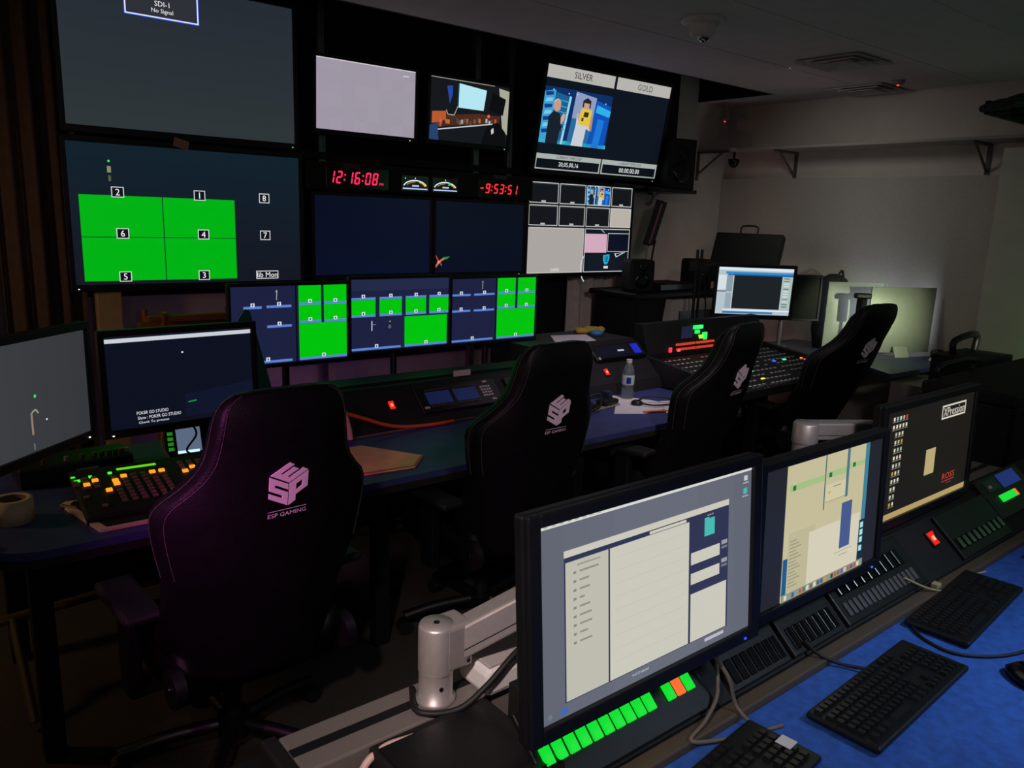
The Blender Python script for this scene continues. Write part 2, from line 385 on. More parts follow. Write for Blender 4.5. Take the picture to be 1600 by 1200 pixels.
t = thing('cream_post', 'cream painted post below the stacked televisions', 'post', (.955, 4.5, 0))
MB().box(-.06, .06, -.04, .04, 0, 1.3, bev=.006).build('shaft', CREAM, t)
MB().box(-.09, .09, -.07, .07, 0, .04, bev=.006).build('foot', CREAM, t)
t = thing('folding_stand', 'brown wooden folding stand behind desk under the televisions', 'stand', (1.33, 4.33, 0))
MB().box(-.28, .28, -.02, .02, 1.06, 1.10, bev=.008).build('rail', WOOD, t)
MB().box(-.26, .26, -.12, -.08, 1.11, 1.145, bev=.008, M=tr(0, 0, 0)).build('rail', WOOD, t)
for sx in (-1, 1):
    MB().tube([(sx*.22, -.3, .01), (sx*.22, .1, 1.15)], .016, 8, steps=1).build('leg', WOOD, t)
    MB().tube([(sx*.18, .2, .01), (sx*.18, -.12, 1.16)], .016, 8, steps=1).build('leg', WOOD, t)
def post(label, x, y, z1=ZR):
    t = thing('steel_post', label, 'post', (x, y, 0), 0, 'posts of the screen frame')
    b = MB().box(-.022, .022, -.022, .022, 0, z1)
    for s_ in (-.012, .012): b.box(s_-.004, s_+.004, -.027, -.022, 0, z1)
    b.build('channel', STEEL, t); MB().box(-.07, .07, -.07, .07, 0, .012).build('foot_plate', STEEL, t)
post('slotted steel post behind the blank pale monitor', 2.22, 4.62)
post('slotted steel post behind left side of the monitor with a desk view', 3.38, 4.62)
post('slotted steel post behind right end of the monitor with a desk view', 3.68, 4.62)
t = thing('steel_rail', 'dark horizontal rail of the screen frame below the two small monitors', 'rail', (2.9, 4.59, 2.02))
MB().box(-.95, .95, -.03, .02, -.02, .02).build('channel', BLACKM, t)

# ================================================================== WALL SCREENS
def d_nosig(s):
    for i in range(10): s.rect(0, i*.1, 1, i*.1+.1, (37+i, 44+i, 52+i//2), 1)
    s.rect(.255, .0, .56, .235, '#2e3038', 2); s.frame(.253, .0, .563, .24, '#3a62ff', .008, 2, 1.3); s.frame(.256, .0, .56, .235, '#eef2ff', .0045, 3)
    s.text('SDI-1', .408, .14, .034, '#e8e8e8', 4); s.text('No Signal', .408, .19, .036, '#e8e8e8', 4)
monitor('wall_television', 'upper left wall television reading No Signal', 'television', (1.38, 4.40, 2.06), 1.15, .71, 0, 0,
        (.025, .025, .035), .07, '#28323a', 1.0, d_nosig, 'wall televisions', 'wall', led=(.56, '#60ff60'), zfloor=.28)
def d_multi8(s):
    for i in range(10): s.rect(0, i*.1, 1, i*.1+.1, (17+i//2, 33-i, 44-i), 1)
    g = '#00b414'
    for u0, u1 in ((.035, .362), (.366, .682)):
        for v0, v1 in ((.36, .655), (.66, .975)): s.rect(u0, v0, u1, v1, g, 2, 1.0, True)
    for q, u, v in (('2', .185, .335), ('1', .525, .335), ('8', .825, .335), ('6', .195, .63), ('4', .535, .63), ('7', .825, .63), ('5', .195, .945), ('3', .53, .945)): s.boxed(q, u, v, .05, .075)
    s.boxed('lib Mon', .83, .95, .11, .065)
    s.disc(.158, .12, .008, '#30ff60', 2); s.rect(.15, .155, .165, .2, '#8a8a70', 2); s.rect(.153, .22, .163, .26, '#55604a', 2)
monitor('wall_television', 'lower left wall television with numbered green quarters', 'television', (1.385, 4.40, 1.292), 1.18, .69, 0, 0,
        (.025, .03, .035), .07, '#111e2a', 1.0, d_multi8, 'wall televisions', 'wall', led=(-.58, '#ffffff'), zfloor=.28)
tag(MB().box(1.29, 1.365, 4.383, 4.388, 1.985, 2.03, M=tr(1.33, 4.385, 2.0) @ rot('Y', R(14)) @ tr(-1.33, -4.385, -2.0)).build('paper_tag', mat('pinkish_tag', '#a8806f', .8)),
    'small pinkish paper tag stuck between the two left televisions', 'tag')
def d_grey(s):
    for i in range(8):
        for j in range(6): q = random.randint(-1, 1); s.rect(i/8, j/6, (i+1)/8, (j+1)/6, (158+q, 150+q, 164+q), 1)
    s.text('poker', .90, .09, .04, '#f8f8ff', 3); s.rect(0, 0, 1, .012, '#d8d0d8', 2)
    for i in range(30): u, v = random.random(), .75+.2*random.random(); s.disc(u, v, .004, '#b4adbb', 2, n=6)
monitor('wall_monitor', 'blank pale lilac monitor high on the screen wall', 'monitor', (2.455, 4.47, 2.166), .67, .396, 0, R(2),
        (.022, .022, .03), .05, '#9e96a4', 1.0, d_grey, 'small wall monitors', 'wall', led=(.3, '#ffffff'), zfloor=.21)
def d_desk(s):
    s.rect(0, 0, 1, 1, '#14161c', 1)
    s.poly([(.86, .03), (1, .06), (1, .8), (.93, .7)], '#a9a896', 2); s.poly([(.78, .12), (.96, .2), (.93, .48), (.74, .42)], '#0c0c10', 3)
    s.poly([(.35, .05), (.70, .1), (.67, .44), (.35, .44)], '#b4e6f2', 3); s.poly([(.335, .05), (.35, .05), (.35, .45), (.335, .44)], '#20464e', 3)
    s.poly([(.2, .12), (.27, .1), (.27, .25), (.24, .4)], '#2748a0', 2)
    s.poly([(.05, .62), (.6, .5), (.9, .5), (.88, .62), (.1, .78)], '#4a2a1e', 2)
    s.line([(.1, .83), (.8, .64)], .018, '#c8d2dc', 4); s.poly([(.03, .55), (.2, .52), (.2, .68), (.03, .74)], '#b8582e', 3)
    for i in range(26):
        u = .08+.78*random.random(); v = .72-.2*u+.06*random.random()
        s.rect(u, v-.04, u+.025, v+.03, random.choice(['#7a5a48', '#c06a3a', '#302a30', '#b8b0b0', '#54433e', '#d0482a']), 4)
    s.disc(.74, .52, .03, '#ff5a3c', 5); s.poly([(.66, .97), (.72, .7), (.86, .6), (.97, .75), (.99, 1), (.66, 1)], '#0a0b0f', 5)
    s.poly([(.78, .74), (.81, .7), (.82, .78), (.79, .82)], '#cfcac4', 6); s.poly([(0, .78), (.1, .72), (.12, 1), (0, 1)], '#27406e', 4)
    s.line([(.2, .5), (.22, .57), (.3, .57), (.34, .42)], .012, '#b7b3a6', 5)
    s.rect(0, 0, .8, .012, '#9a968c', 2)
monitor('wall_monitor', 'wall monitor showing a cluttered desk camera view', 'monitor', (3.22, 4.47, 2.172), .64, .385, 0, R(3),
        (.022, .022, .03), .05, '#14161c', 1.0, d_desk, 'small wall monitors', 'wall', led=(.3, '#a8c8ff'), zfloor=.21)

def stage(s, u0, v0, u1, v1, L=2, k=1.0):
    f = lambda pts: [(u0+(u1-u0)*a, v0+(v1-v0)*b) for a, b in pts]
    P = lambda pts, c, l: s.poly(f(pts), c, L+l, k)
    P([(0, 0), (1, 0), (1, 1), (0, 1)], '#0c2f63', 0)
    P([(.0, .1), (.16, .05), (.16, 1), (0, 1)], '#3f9fd0', 1)
    for i in range(7): P([(.02+.02*(i % 2), .1+.11*i), (.13, .08+.11*i), (.13, .14+.11*i), (.03, .17+.11*i)], ['#0f3d84', '#7fc6e6'][i % 2], 2)
    P([(.17, .08), (.38, .14), (.33, 1), (.12, 1)], '#1b5f95', 1); P([(.36, .12), (.39, .13), (.34, 1), (.31, 1)], '#9fd3ee', 2)
    for i in range(6): P([(.2, .2+.1*i), (.35, .22+.1*i), (.35, .24+.1*i), (.2, .22+.1*i)], '#3aa0b8', 2)
    P([(.45, .02), (.76, .08), (.74, .5), (.43, .5)], '#8d9cc4', 1); P([(.43, .5), (.75, .5), (.7, 1), (.4, 1)], '#2a6b9d', 1)
    P([(.77, .12), (1, .2), (.97, 1), (.7, 1)], '#0f52b8', 1); P([(.78, .2), (1, .28), (.99, .4), (.77, .34)], '#30b0e8', 2); P([(.82, .45), (.92, .47), (.88, 1), (.78, 1)], '#1e78d8', 2)
    P([(.0, .93), (1, .93), (1, 1), (0, 1)], '#2fb4cc', 1)
    # person on the left clapping, dark clothes
    P([(.1, .52), (.16, .42), (.25, .45), (.29, .58), (.27, 1), (.1, 1)], '#16202c', 4); P([(.22, .6), (.3, .66), (.3, .76), (.2, .72)], '#16202c', 5)
    P([(.15, .26), (.2, .22), (.25, .26), (.25, .38), (.2, .43), (.15, .38)], '#c79a86', 5); P([(.15, .27), (.2, .21), (.25, .27), (.24, .24), (.2, .19), (.16, .23)], '#e0c0b0', 6)
    P([(.27, .52), (.3, .44), (.33, .46), (.32, .58), (.28, .64)], '#d0a590', 6)
    # person in the middle holding a gold plate in front of the face, pale clothes
    P([(.5, .42), (.58, .36), (.68, .38), (.73, .5), (.72, .7), (.66, .66), (.64, 1), (.47, 1), (.5, .62)], '#c9ced6', 4)
    P([(.56, .16), (.62, .1), (.68, .15), (.68, .28), (.56, .28)], '#2a2226', 5); P([(.58, .2), (.66, .2), (.66, .3), (.58, .3)], '#caa088', 6)
    P([(.5, .44), (.55, .36), (.58, .42), (.54, .56)], '#caa088', 6); P([(.7, .4), (.74, .46), (.74, .7), (.7, .66)], '#b98d78', 6)
    P([(.55, .3), (.71, .31), (.7, .62), (.53, .6)], '#e0c24a', 7); P([(.6, .36), (.67, .36), (.66, .45), (.59, .45)], '#3c2c10', 8); P([(.57, .47), (.6, .47), (.6, .53), (.57, .53)], '#3c2c10', 8)
    for a, b in ((.12, .05), (.34, .08), (.46, .07), (.9, .16)): s.disc(u0+(u1-u0)*a, v0+(v1-v0)*b, .008, '#bfe0ff', L+8, k, 8)
def d_silver(s):
    s.rect(0, 0, 1, 1, '#0c141e', 1)
    s.rect(0, 0, .515, .12, '#b5b3ad', 2, 1, True); s.rect(.535, 0, 1, .12, '#b5b3ad', 2, 1, True)
    s.text('SILVER', .27, .06, .062, '#1a1c20', 3); s.text('GOLD', .775, .06, .062, '#4a4c50', 3)
    stage(s, 0, .2, .52, .74, 2)
    for u0, u1, tx in ((0, .505, '20,05,00,16'), (.515, 1, '00.00.00.00')):
        s.rect(u0, .845, u1, 1, '#a9b0ac', 2); s.rect(u0+.01, .895, u1-.01, .988, '#0a1018', 3)
        s.text('CURRENT TIMECODE', (u0+u1)/2, .87, .026, '#33383a', 3); s.text(tx, (u0+u1)/2, .942, .05, '#eef4f2', 4)
monitor('wall_television', 'tilted upper right wall television headed Silver and Gold', 'television', (4.44, 4.455, 2.045), 1.30, .705, 0, R(9),
        (.025, .03, .035), .07, '#0c141e', 1.0, d_silver, 'wall televisions', 'wall', led=(.62, '#ffffff'), zfloor=.23)
def d_tiles(s):
    s.rect(0, 0, 1, 1, '#1a1c20', 1); us = ((0, .262), (.275, .522), (.535, .772), (.785, 1)); e = '#cfd0cf'
    for r_, (v0, v1) in enumerate(((0, .225), (.245, .47))):
        for c_, (u0, u1) in enumerate(us):
            if r_ == 0 and c_ == 2: stage(s, u0, v0, u1, v1, 2)
            elif r_ == 1 and c_ == 3: s.rect(u0, v0, u1, v1, '#b7b0a6', 2, 1, True)
            else: s.rect(u0, v0, u1, v1, '#12151a', 2); s.rect(u0, v0, u1, v0+.02, '#3a3d42', 3); s.rect((u0+u1)/2-.02, v1-.03, (u0+u1)/2+.02, v1-.012, '#b8b8b8', 3)
            s.frame(u0, v0, u1, v1, e, .005, 12)
    s.rect(0, .49, .525, 1, '#aba5a2', 2, 1, True); s.frame(0, .49, .525, 1, '#c8c4c0', .005, 12); s.text('GAME', .26, .965, .035, '#e8e6e4', 3)
    s.rect(.535, .49, 1, 1, '#0e1620', 2); s.frame(.535, .49, 1, 1, e, .005, 12)
    s.rect(.54, .55, .765, .77, '#d3a9bd', 4, 1, True); s.rect(.775, .545, 1, .755, '#0b0f20', 4); s.frame(.77, .54, 1, .76, e, .004, 12)
    s.line([(.6+.09*math.cos(a/8), .95-.19*math.sin(a/8)) for a in range(18, 34)], .015, '#c8d0d4', 5)
    s.line([(.7, .5), (.735, .535)], .012, '#9aa4a8', 5); s.poly([(.85, .78), (.97, .765), (.87, .83)], '#c8d0d4', 5); s.poly([(.865, .785), (.94, .775), (.875, .815)], '#0e1620', 6)
    s.poly([(.735, .8), (.80, .79), (.80, .85), (.78, .91), (.75, .91), (.735, .86)], '#2aa6cc', 5); s.poly([(.752, .82), (.785, .815), (.782, .88), (.758, .88)], '#0c4058', 6)
    s.line([(.757, .835), (.78, .835)], .012, '#2aa6cc', 7); s.line([(.757, .86), (.78, .86)], .012, '#2aa6cc', 7); s.rect(.745, .93, .79, .96, '#d8dcdc', 5)
monitor('wall_television', 'lower right wall television tiled with small camera pictures', 'television', (4.24, 4.40, 1.30), 1.065, .65, 0, 0,
        (.022, .025, .03), .07, '#14171c', 1.0, d_tiles, 'wall televisions', 'wall', zfloor=.28)
def d_dk(s):
    for i in range(6): s.rect(0, i/6, 1, (i+1)/6, (9, 13+i//2, 33+i), 1)
def d_dk2(s):
    for i in range(6): s.rect(0, i/6, 1, (i+1)/6, (9, 14, 28+i), 1)
    s.line([(0, .75), (.03, .82), (.07, .9)], .02, '#9c4a3a', 3); s.line([(0, .92), (.04, .85), (.09, .8)], .03, '#d06a50', 3)
    s.poly([(.05, .83), (.09, .78), (.16, .77), (.12, .81)], '#2c8a3c', 3); s.disc(.035, .85, .02, '#ff8a70', 4)
monitor('dark_monitor', 'dim blue idle screen beneath the red clock', 'monitor', (2.472, 4.40, 1.318), .805, .468, 0, 0, (.018, .02, .03), .06, '#0a0f26', 1.0, d_dk, 'idle blue screens', 'wall', led=(.37, '#60ff60'), zfloor=.28)
monitor('dark_monitor', 'dim blue idle screen with a small colour burst in its corner', 'monitor', (3.292, 4.40, 1.318), .745, .466, 0, 0, (.018, .02, .03), .06, '#0a0f20', 1.0, d_dk2, 'idle blue screens', 'wall', led=(.34, '#60ff60'), zfloor=.28)

# clock strip: black housing with a clock, two meters, a countdown
t = thing('clock_housing', 'long black housing holding clock and meters above the blue screens', 'housing', (2.86, 4.36, 1.815))
MB().box(-.85, .85, 0, .23, 0, .16, bev=.008).build('case', BLACKM, t)
SEG = {'0': 'abcdef', '1': 'bc', '2': 'abged', '3': 'abgcd', '5': 'afgcd', '6': 'afgedc', '8': 'abcdefg', '9': 'abcdfg', '-': 'g'}
def seven(sx, h, m):
    out = []; x = 0; w = h*.5; th = h*.13; sl = .17
    for ch in sx:
        b = MB()
        def q(x0, z0, x1, z1): b.add([(x0+sl*z0, 0, z0), (x1+sl*z0, 0, z0), (x1+sl*z1, 0, z1), (x0+sl*z1, 0, z1)], [(0, 1, 2, 3)], m)
        if ch == ':': q(x, h*.25, x+th, h*.25+th); q(x, h*.65, x+th, h*.65+th); x += th*2.4; out.append(b); continue
        for g in SEG[ch]:
            if g == 'a': q(x+th*.6, h-th, x+w-th*.6, h)
            if g == 'd': q(x+th*.6, 0, x+w-th*.6, th)
            if g == 'g': q(x+th*.6, h/2-th/2, x+w-th*.6, h/2+th/2)
            if g == 'f': q(x, h/2+.04*h, x+th, h-.06*h)
            if g == 'e': q(x, .06*h, x+th, h/2-.04*h)
            if g == 'b': q(x+w-th, h/2+.04*h, x+w, h-.06*h)
            if g == 'c': q(x+w-th, .06*h, x+w, h/2-.04*h)
        x += w*1.34; out.append(b)
    return out, x
def led_display(name, label, sx, x, z, w, hgt, col, extra=None):
    t = thing(name, label, 'clock', (x, 4.352, z)); RED = glow(col, 1.5, False)
    MB().box(-.012, w+.02, 0, .008, -.025, hgt+.025, bev=.002).build('display_window', GLOSS, t)
    bs, L = seven(sx, hgt, RED); sc = (w-(.05 if extra else .0))/L
    for b in bs:
        b.v = [(p[0]*sc, -.001, p[2]) for p in b.v]; b.build('digit', RED, t, fix=False)
    if extra:
        vs, fs, x0, x1, y0, y1 = text_mesh(extra); k = .016/(y1-y0)
        MB().add([(w-.045+(q.x-x0)*k, -.001, (q.y-y0)*k) for q in vs], fs, RED).build('marking', RED, t, fix=False)
led_display('digital_clock', 'red digital clock reading 12:16:08 PM', '12:16:08', 2.135, 1.855, .385, .072, '#ff2458', 'PM')
led_display('countdown_timer', 'red digital countdown reading minus 9:53:51', '-9:53:51', 3.23, 1.848, .335, .064, '#ff2a30')
for x, tx in ((2.29, 'label above the red clock'), (3.41, 'label above the red countdown')):
    tag(MB().box(x-.055, x+.055, 4.350, 4.36, 1.945, 1.972).build('name_strip', mat('strip_grey', '#57454c', .7)), 'small grey '+tx, 'label')
for x, g, tx in ((2.73, 0, 'left'), (2.958, 1, 'right')):
    t = thing('level_meter', 'small lit level meter, the %s one of the pair between the clocks' % tx, 'meter', (x, 4.352, 1.842), 0, 'level meters')
    MB().box(-.1, .1, 0, .008, -.008, .088, bev=.002).build('meter_window', GLOSS, t)
    s = Scr(.19, .075); s.rect(.02, .86, .98, .95, '#b9c0ff', 2, 1.2)
    arc = lambda r0, a0, a1: [(.5+r0*.46*math.cos(R(a)), .85-r0*.62*math.sin(R(a))) for a in range(a0, a1, 12)]
    s.line(arc(1, 20, 165), .08, '#e8ecff', 2, 1.2); s.line(arc(.86, 20, 80), .09, '#e0a030', 3); s.line(arc(.8, 90, 160), .08, '#9c7c50', 3)
    s.rect(.38, .6, .64, .72, '#c9cdf0', 3); s.disc(.5, .05, .05, '#fff8d0', 3)
    if g: s.disc(.68, .35, .12, '#40e060', 5); s.disc(.62, .45, .06, '#2cc0a0', 5)
    else: s.disc(.12, .08, .05, '#b0ff90', 3); s.line(arc(.93, 20, 50), .12, '#ffb030', 4)
    s.mb.build('meter_face', None, t, fix=False)

# loudspeaker on its shelf beside the silver/gold television
t = thing('wall_bracket_shelf', 'small black shelf carrying the wall loudspeaker', 'shelf', (5.3, 4.45, 1.965))
MB().box(-.35, .12, -.18, .15, -.03, 0, bev=.004).build('shelf_plate', BLACK, t)
MB().tube([(0, .15, -.02), (0, .24, -.02)], .02, 8, steps=1).build('arm', DARKMETAL, t)
MB().tube([(-.33, -.12, -.03), (-.12, .1, -.1), (.0, .23, -.12)], .014, 8).build('arm', STEEL, t)
t = thing('loudspeaker', 'black studio loudspeaker on shelf beside the Silver and Gold television', 'loudspeaker', (5.28, 4.46, 1.965), R(-12))
MB().box(-.14, .14, -.16, .14, 0, .40, bev=.012).build('cabinet', BLACKM, t)
for z, r_ in ((.14, .09), (.3, .045)):
    MB().lathe([(r_, 0), (r_*.9, .012), (r_*.35, -.01), (0, 0)], n=24, M=tr(0, -.161, z) @ rot('X', R(90)), caps=False).build('driver', GLOSS, t)
t = thing('tilted_display', 'black display turned edge-on under the wall loudspeaker', 'monitor', (5.0, 4.33, 1.70), R(36))
MB().box(-.2, .2, -.03, .03, -.19, .17, bev=.008, M=rot('X', R(14))).build('housing', BLACKM, t)
MB().box(-.206, -.2, -.03, -.015, -.17, .15, M=rot('X', R(14))).build('edge_strip', mat('rose_edge', '#8a4a60', .4), t)
MB().box(.1, .3, .0, .05, -.05, .05).build('mount', DARKMETAL, t)
MB().tube([(.1, .0, -.15), (.12, .02, -.3), (.1, .04, -.75)], .008, 6).build('cable', RUBBER, t)

# ================================================================== CENTRE ROW: three tiled monitors
BAR = '#5a82d2'; GR = '#00c40c'; NV = '#1d2140'
def tagbox(s, u, v): s.rect(u-.016, v-.035, u+.016, v+.012, '#dfe4f2', 6); s.rect(u-.006, v-.026, u+.006, v+.004, '#39406a', 7)
def bars(s, L):
    for u0, u1, v in L: s.rect(u0, v, u1, v+.032, BAR, 5); tagbox(s, (u0+u1)/2, v-.005)
def gr(s, L):
    for u0, v0, u1, v1 in L: s.rect(u0, v0, u1, v1, GR, 3, 1.0, True)
def d_c1(s):
    s.rect(0, 0, 1, 1, NV, 1); s.rect(.535, 0, .55, 1, '#0a0c16', 2)
    gr(s, [(.565, 0, .765, .225), (.79, 0, 1, .225), (.565, .255, .765, .465), (.79, .255, 1, .465), (.565, .5, 1, .955)])
    bars(s, [(.1, .25, .25), (.29, .5, .245), (.29, .5, .5), (.08, .5, .955), (.565, .765, .225), (.79, 1, .225), (.565, .765, .465), (.79, 1, .465), (.565, 1, .955)])
    s.line([(.37, .08), (.38, .05), (.375, .18)], .012, '#9aa0a8', 4)
def d_c2(s):
    s.rect(0, 0, 1, 1, NV, 1); s.rect(0, 0, 1, .16, '#232a48', 2)
    gr(s, [(0, .285, .235, .49), (.275, .285, .5, .49), (.54, .285, .755, .49), (.79, .285, 1, .49), (.53, .545, .985, .955)])
    bars(s, [(0, .235, .25), (.275, .5, .25), (.54, .755, .25), (.79, 1, .25), (0, .235, .49), (.275, .5, .49), (.54, .755, .49), (.79, 1, .49), (0, .49, .955), (.53, .985, .955)])
    s.line([(.2, .58), (.2, .72)], .014, '#c8d0e0', 4); s.line([(.2, .64), (.24, .63)], .01, '#7080a0', 4); s.disc(.38, .6, .012, '#70a070', 4); s.rect(.365, .65, .39, .7, '#55606a', 4)
def d_c3(s):
    s.rect(0, 0, 1, 1, NV, 1); s.rect(.505, 0, .52, 1, '#0a0c16', 2)
    gr(s, [(.525, 0, .745, .225), (.775, 0, 1, .225), (.525, .255, .745, .465), (.775, .255, 1, .465), (.525, .5, 1, .955)])
    bars(s, [(0, .21, .235), (.25, .49, .235), (0, .21, .485), (.25, .49, .485), (0, .48, .955), (.525, .745, .225), (.775, 1, .225), (.525, .745, .465), (.775, 1, .465), (.525, 1, .955)])
    s.line([(.34, .06), (.35, .04), (.345, .17)], .012, '#9aa0a8', 4)
for nm, x, w_, f in (('leftmost', 1.50, .56, d_c1), ('middle', 2.09, .572, d_c2), ('rightmost', 2.69, .585, d_c3)):
    monitor('tiled_monitor', '%s of three monitors with green tiles behind the centre desk' % nm, 'monitor', (x, 3.45, 1.0+(.02 if x > 1.6 else 0)), w_, .355 if x < 2.5 else .345, 0, 0,
            (.014, .016, .018), .05, NV, 1.0, f, 'green tiled monitors in a row', 'pole', zfloor=1.0 if x < 1.6 else 1.02, led=None)

# ================================================================== CENTRE DESK
t = thing('control_desk', 'long blue topped control desk in front of the screen wall', 'desk', (0, 0, 0))
def rounded_top(x0, x1, y0, y1, r):
    p = [(x1, y0), (x1, y1), (x0, y1)]
    for i in range(9): a = math.pi+math.pi/2*i/8; p.append((x0+r+r*math.cos(a), y0+r+r*math.sin(a)))
    return p
MB().prism(rounded_top(.16, 3.57, 2.40, 3.35, .16), .715, .74, 'z').build('worktop', BLUE, t)
MB().prism(rounded_top(.158, 3.572, 2.395, 3.33, .165), .69, .716, 'z').build('edge_band', EDGE, t)
for x in (.3, 1.45, 2.5, 3.4):
    MB().box(x-.03, x+.03, 2.52, 2.58, 0, .69, bev=.006).build('leg', DARKMETAL, t)
    MB().box(x-.03, x+.03, 3.2, 3.26, 0, .69, bev=.006).build('leg', DARKMETAL, t)
MB().box(.3, 3.4, 3.22, 3.25, .2, .66).build('modesty_panel', BLACKM, t)
MB().tube([(.2, 2.95, .3), (.55, 2.98, .3), (3.4, 2.98, .3)], .018, 8, steps=1).build('foot_rail', mat('brass_rail', '#7a6a3c', .4, .6), t)
MB().tube([(.26, 2.95, .3), (.27, 2.72, .03)], .016, 8, steps=1).build('rail_strut', MATS['brass_rail'], t)

# raised equipment console on the back of the desk
t = thing('equipment_console', 'black sloping equipment console along the back of the centre desk', 'console', (0, 0, 0))
MB().prism([(2.97, .741), (2.99, .77), (3.14, .905), (3.17, .915), (3.34, .915), (3.34, .741)], 1.2, 2.80, 'x').build('low_section', BLACKM, t)
MB().prism([(2.97, .741), (3.0, .80), (3.2, .98), (3.24, 1.0), (3.62, 1.0), (3.62, .66), (3.36, .66), (3.36, .741)], 2.80, 3.60, 'x').build('tall_section', BLACKM, t)
MB().box(3.52, 3.57, 3.38, 3.6, 0, .7).build('support', DARKMETAL, t); MB().box(2.84, 2.9, 3.4, 3.6, 0, .7).build('support', DARKMETAL, t)
MB().box(1.2, 2.80, 3.14, 3.145, .915, .93).build('lip', BLACK, t)
# slope frame helpers: local x along the desk, local y up the slope, local z out of the face
def slope(x, f, y0=2.99, z0=.77, y1=3.14, z1=.905):
    d = Vector((0, y1-y0, z1-z0)); L = d.length; d /= L; n = Vector((0, -d.z, d.y)); p = Vector((x, y0, z0))+d*L*f
    return Matrix(((1, 0, 0, p.x), (0, d.y, n.y, p.y), (0, d.z, n.z, p.z), (0, 0, 0, 1)))
def rocker(label, M, s=1.0):
    t = tag(bpy.data.objects.new('rocker_switch', None), label, 'switch', 'red rocker switches'); C.objects.link(t); t.matrix_world = M; t.empty_display_size = .02
    MB().box(-.018*s, .018*s, -.024*s, .024*s, 0, .006, bev=.002).build('bezel', BLACK, t)
    MB().prism([(-.019*s, .006), (.019*s, .006), (.019*s, .014), (0, .008), (-.019*s, .010)], -.013*s, .013*s, 'x').build('rocker', glow('#ff2010', 1.0, False), t)
    MB().box(-.005*s, .005*s, -.007*s, .007*s, .006, .0125).build('lamp', glow('#ff9080', 1.5, False), t)
rocker('glowing red rocker switch left of the twin-screen intercom', slope(1.80, .45))
rocker('glowing red rocker switch beside the water bottle', slope(3.20, .28, 3.0, .80, 3.2, .98))
# twin screen intercom
t = thing('intercom_panel', 'black intercom panel with two blue displays and a keypad', 'intercom', (0, 0, 0)); t.matrix_world = slope(2.18, .45)
MB().box(-.24, .24, -.075, .075, 0, .018, bev=.005).build('case', BLACK, t)
for x in (-.125, .035):
    d = MB().box(-.068+x, .068+x, -.034, .036, .018, .02).build('display', glow('#121c40', 1.0, False), t)
    for j in (-1, 1):
        for i in range(8): MB().box(x-.064+i*.0165, x-.053+i*.0165, j*.046-.004, j*.046+.004, .018, .023).build('key', mat('key_grey', '#4a3a36', .5), t)
for i in range(4):
    for j in range(4): MB().box(.128+i*.016, .138+i*.016, -.03+j*.017, -.02+j*.017, .018, .024).build('key', mat('key_pale', '#b5b2b4', .5), t)
for x, y in ((.17, .055), (.18, -.052), (-.215, -.05)): MB().box(x-.012, x+.012, y-.005, y+.005, .018, .024).build('key', LABEL, t)
tag(MB().box(2.20, 2.30, 3.132, 3.139, .915, .943).build('name_strip', LABEL), 'pale paper label standing on the lip above the intercom', 'label')
t = thing('intercom_panel', 'small black panel half hidden behind the second chair', 'intercom', (0, 0, 0)); t.matrix_world = slope(2.58, .5)
MB().box(-.1, .1, -.06, .06, 0, .018, bev=.005).build('case', BLACK, t)
MB().box(-.07, -.005, -.03, .035, .018, .02).build('display', mat('slate_screen', '#20242c', .3), t)
MB().cyl((.05, .0, .018), (.05, 0, .032), .014).build('knob', DARKMETAL, t)
tag(MB().box(2.235, 2.268, 2.90, 2.93, .741, .768, bev=.003).build('cable_adapter', mat('pink_white', '#c9a7a2', .6)), 'tiny pinkish white adapter beside the second chair', 'adapter')
# things on the desk
def cable(name, label, pts, r, m, group=None): return tag(MB().tube(pts, r, 8).build(name, m), label, 'cable', group)
cable('orange_cable', 'orange cable lying along the back of the centre desk', [(1.5, 2.93, .865), (1.6, 2.93, .825), (1.7, 2.93, .785), (1.8, 2.93, .763), (1.95, 2.935, .752), (2.07, 2.945, .75)], .008, ORANGE)
tag(MB().tube([(1.475, 2.93, .90), (1.495, 2.925, .865), (1.51, 2.915, .80), (1.515, 2.91, .752)], .013, 8).build('cable_connector', mat('pink_plug', '#d7a39a', .5)), 'pinkish white connector at the end of the orange cable', 'connector')
tag(MB().prism([(1.28, 2.50), (1.56, 2.47), (1.66, 2.57), (1.52, 2.82), (1.36, 2.83)], .7405, .748, 'z').build('envelope', mat('manila', '#f0c684', .8, noise=.06)), 'manila envelope on desk beside the nearest chair', 'envelope')
tag(MB().prism([(1.285, 2.497), (1.56, 2.467), (1.663, 2.569), (1.655, 2.574), (1.555, 2.476), (1.287, 2.506)], .748, .750, 'z').build('envelope_tape', ORANGE, bpy.data.objects['envelope']))
cable('speckled_cord', 'thin speckled cord along the joint of desk and console', [(1.3, 2.92, .746), (1.55, 2.935, .746), (1.75, 2.94, .747), (1.98, 2.945, .747), (2.2, 2.955, .747)], .005, mat('speckled', '#6a5048', .8, noise=.5, nscale=120))
t = thing('desk_gadget', 'small dark gadget with cable on desk by the second chair', 'gadget', (2.19, 2.84, .74), R(20))
MB().box(-.06, .06, -.035, .035, 0, .03, bev=.008).build('body', BLACK, t); MB().tube([(-.06, 0, .012), (-.1, -.03, .008), (-.1, -.12, .006), (-.03, -.16, .006)], .004, 6).build('cord', RUBBER, t)

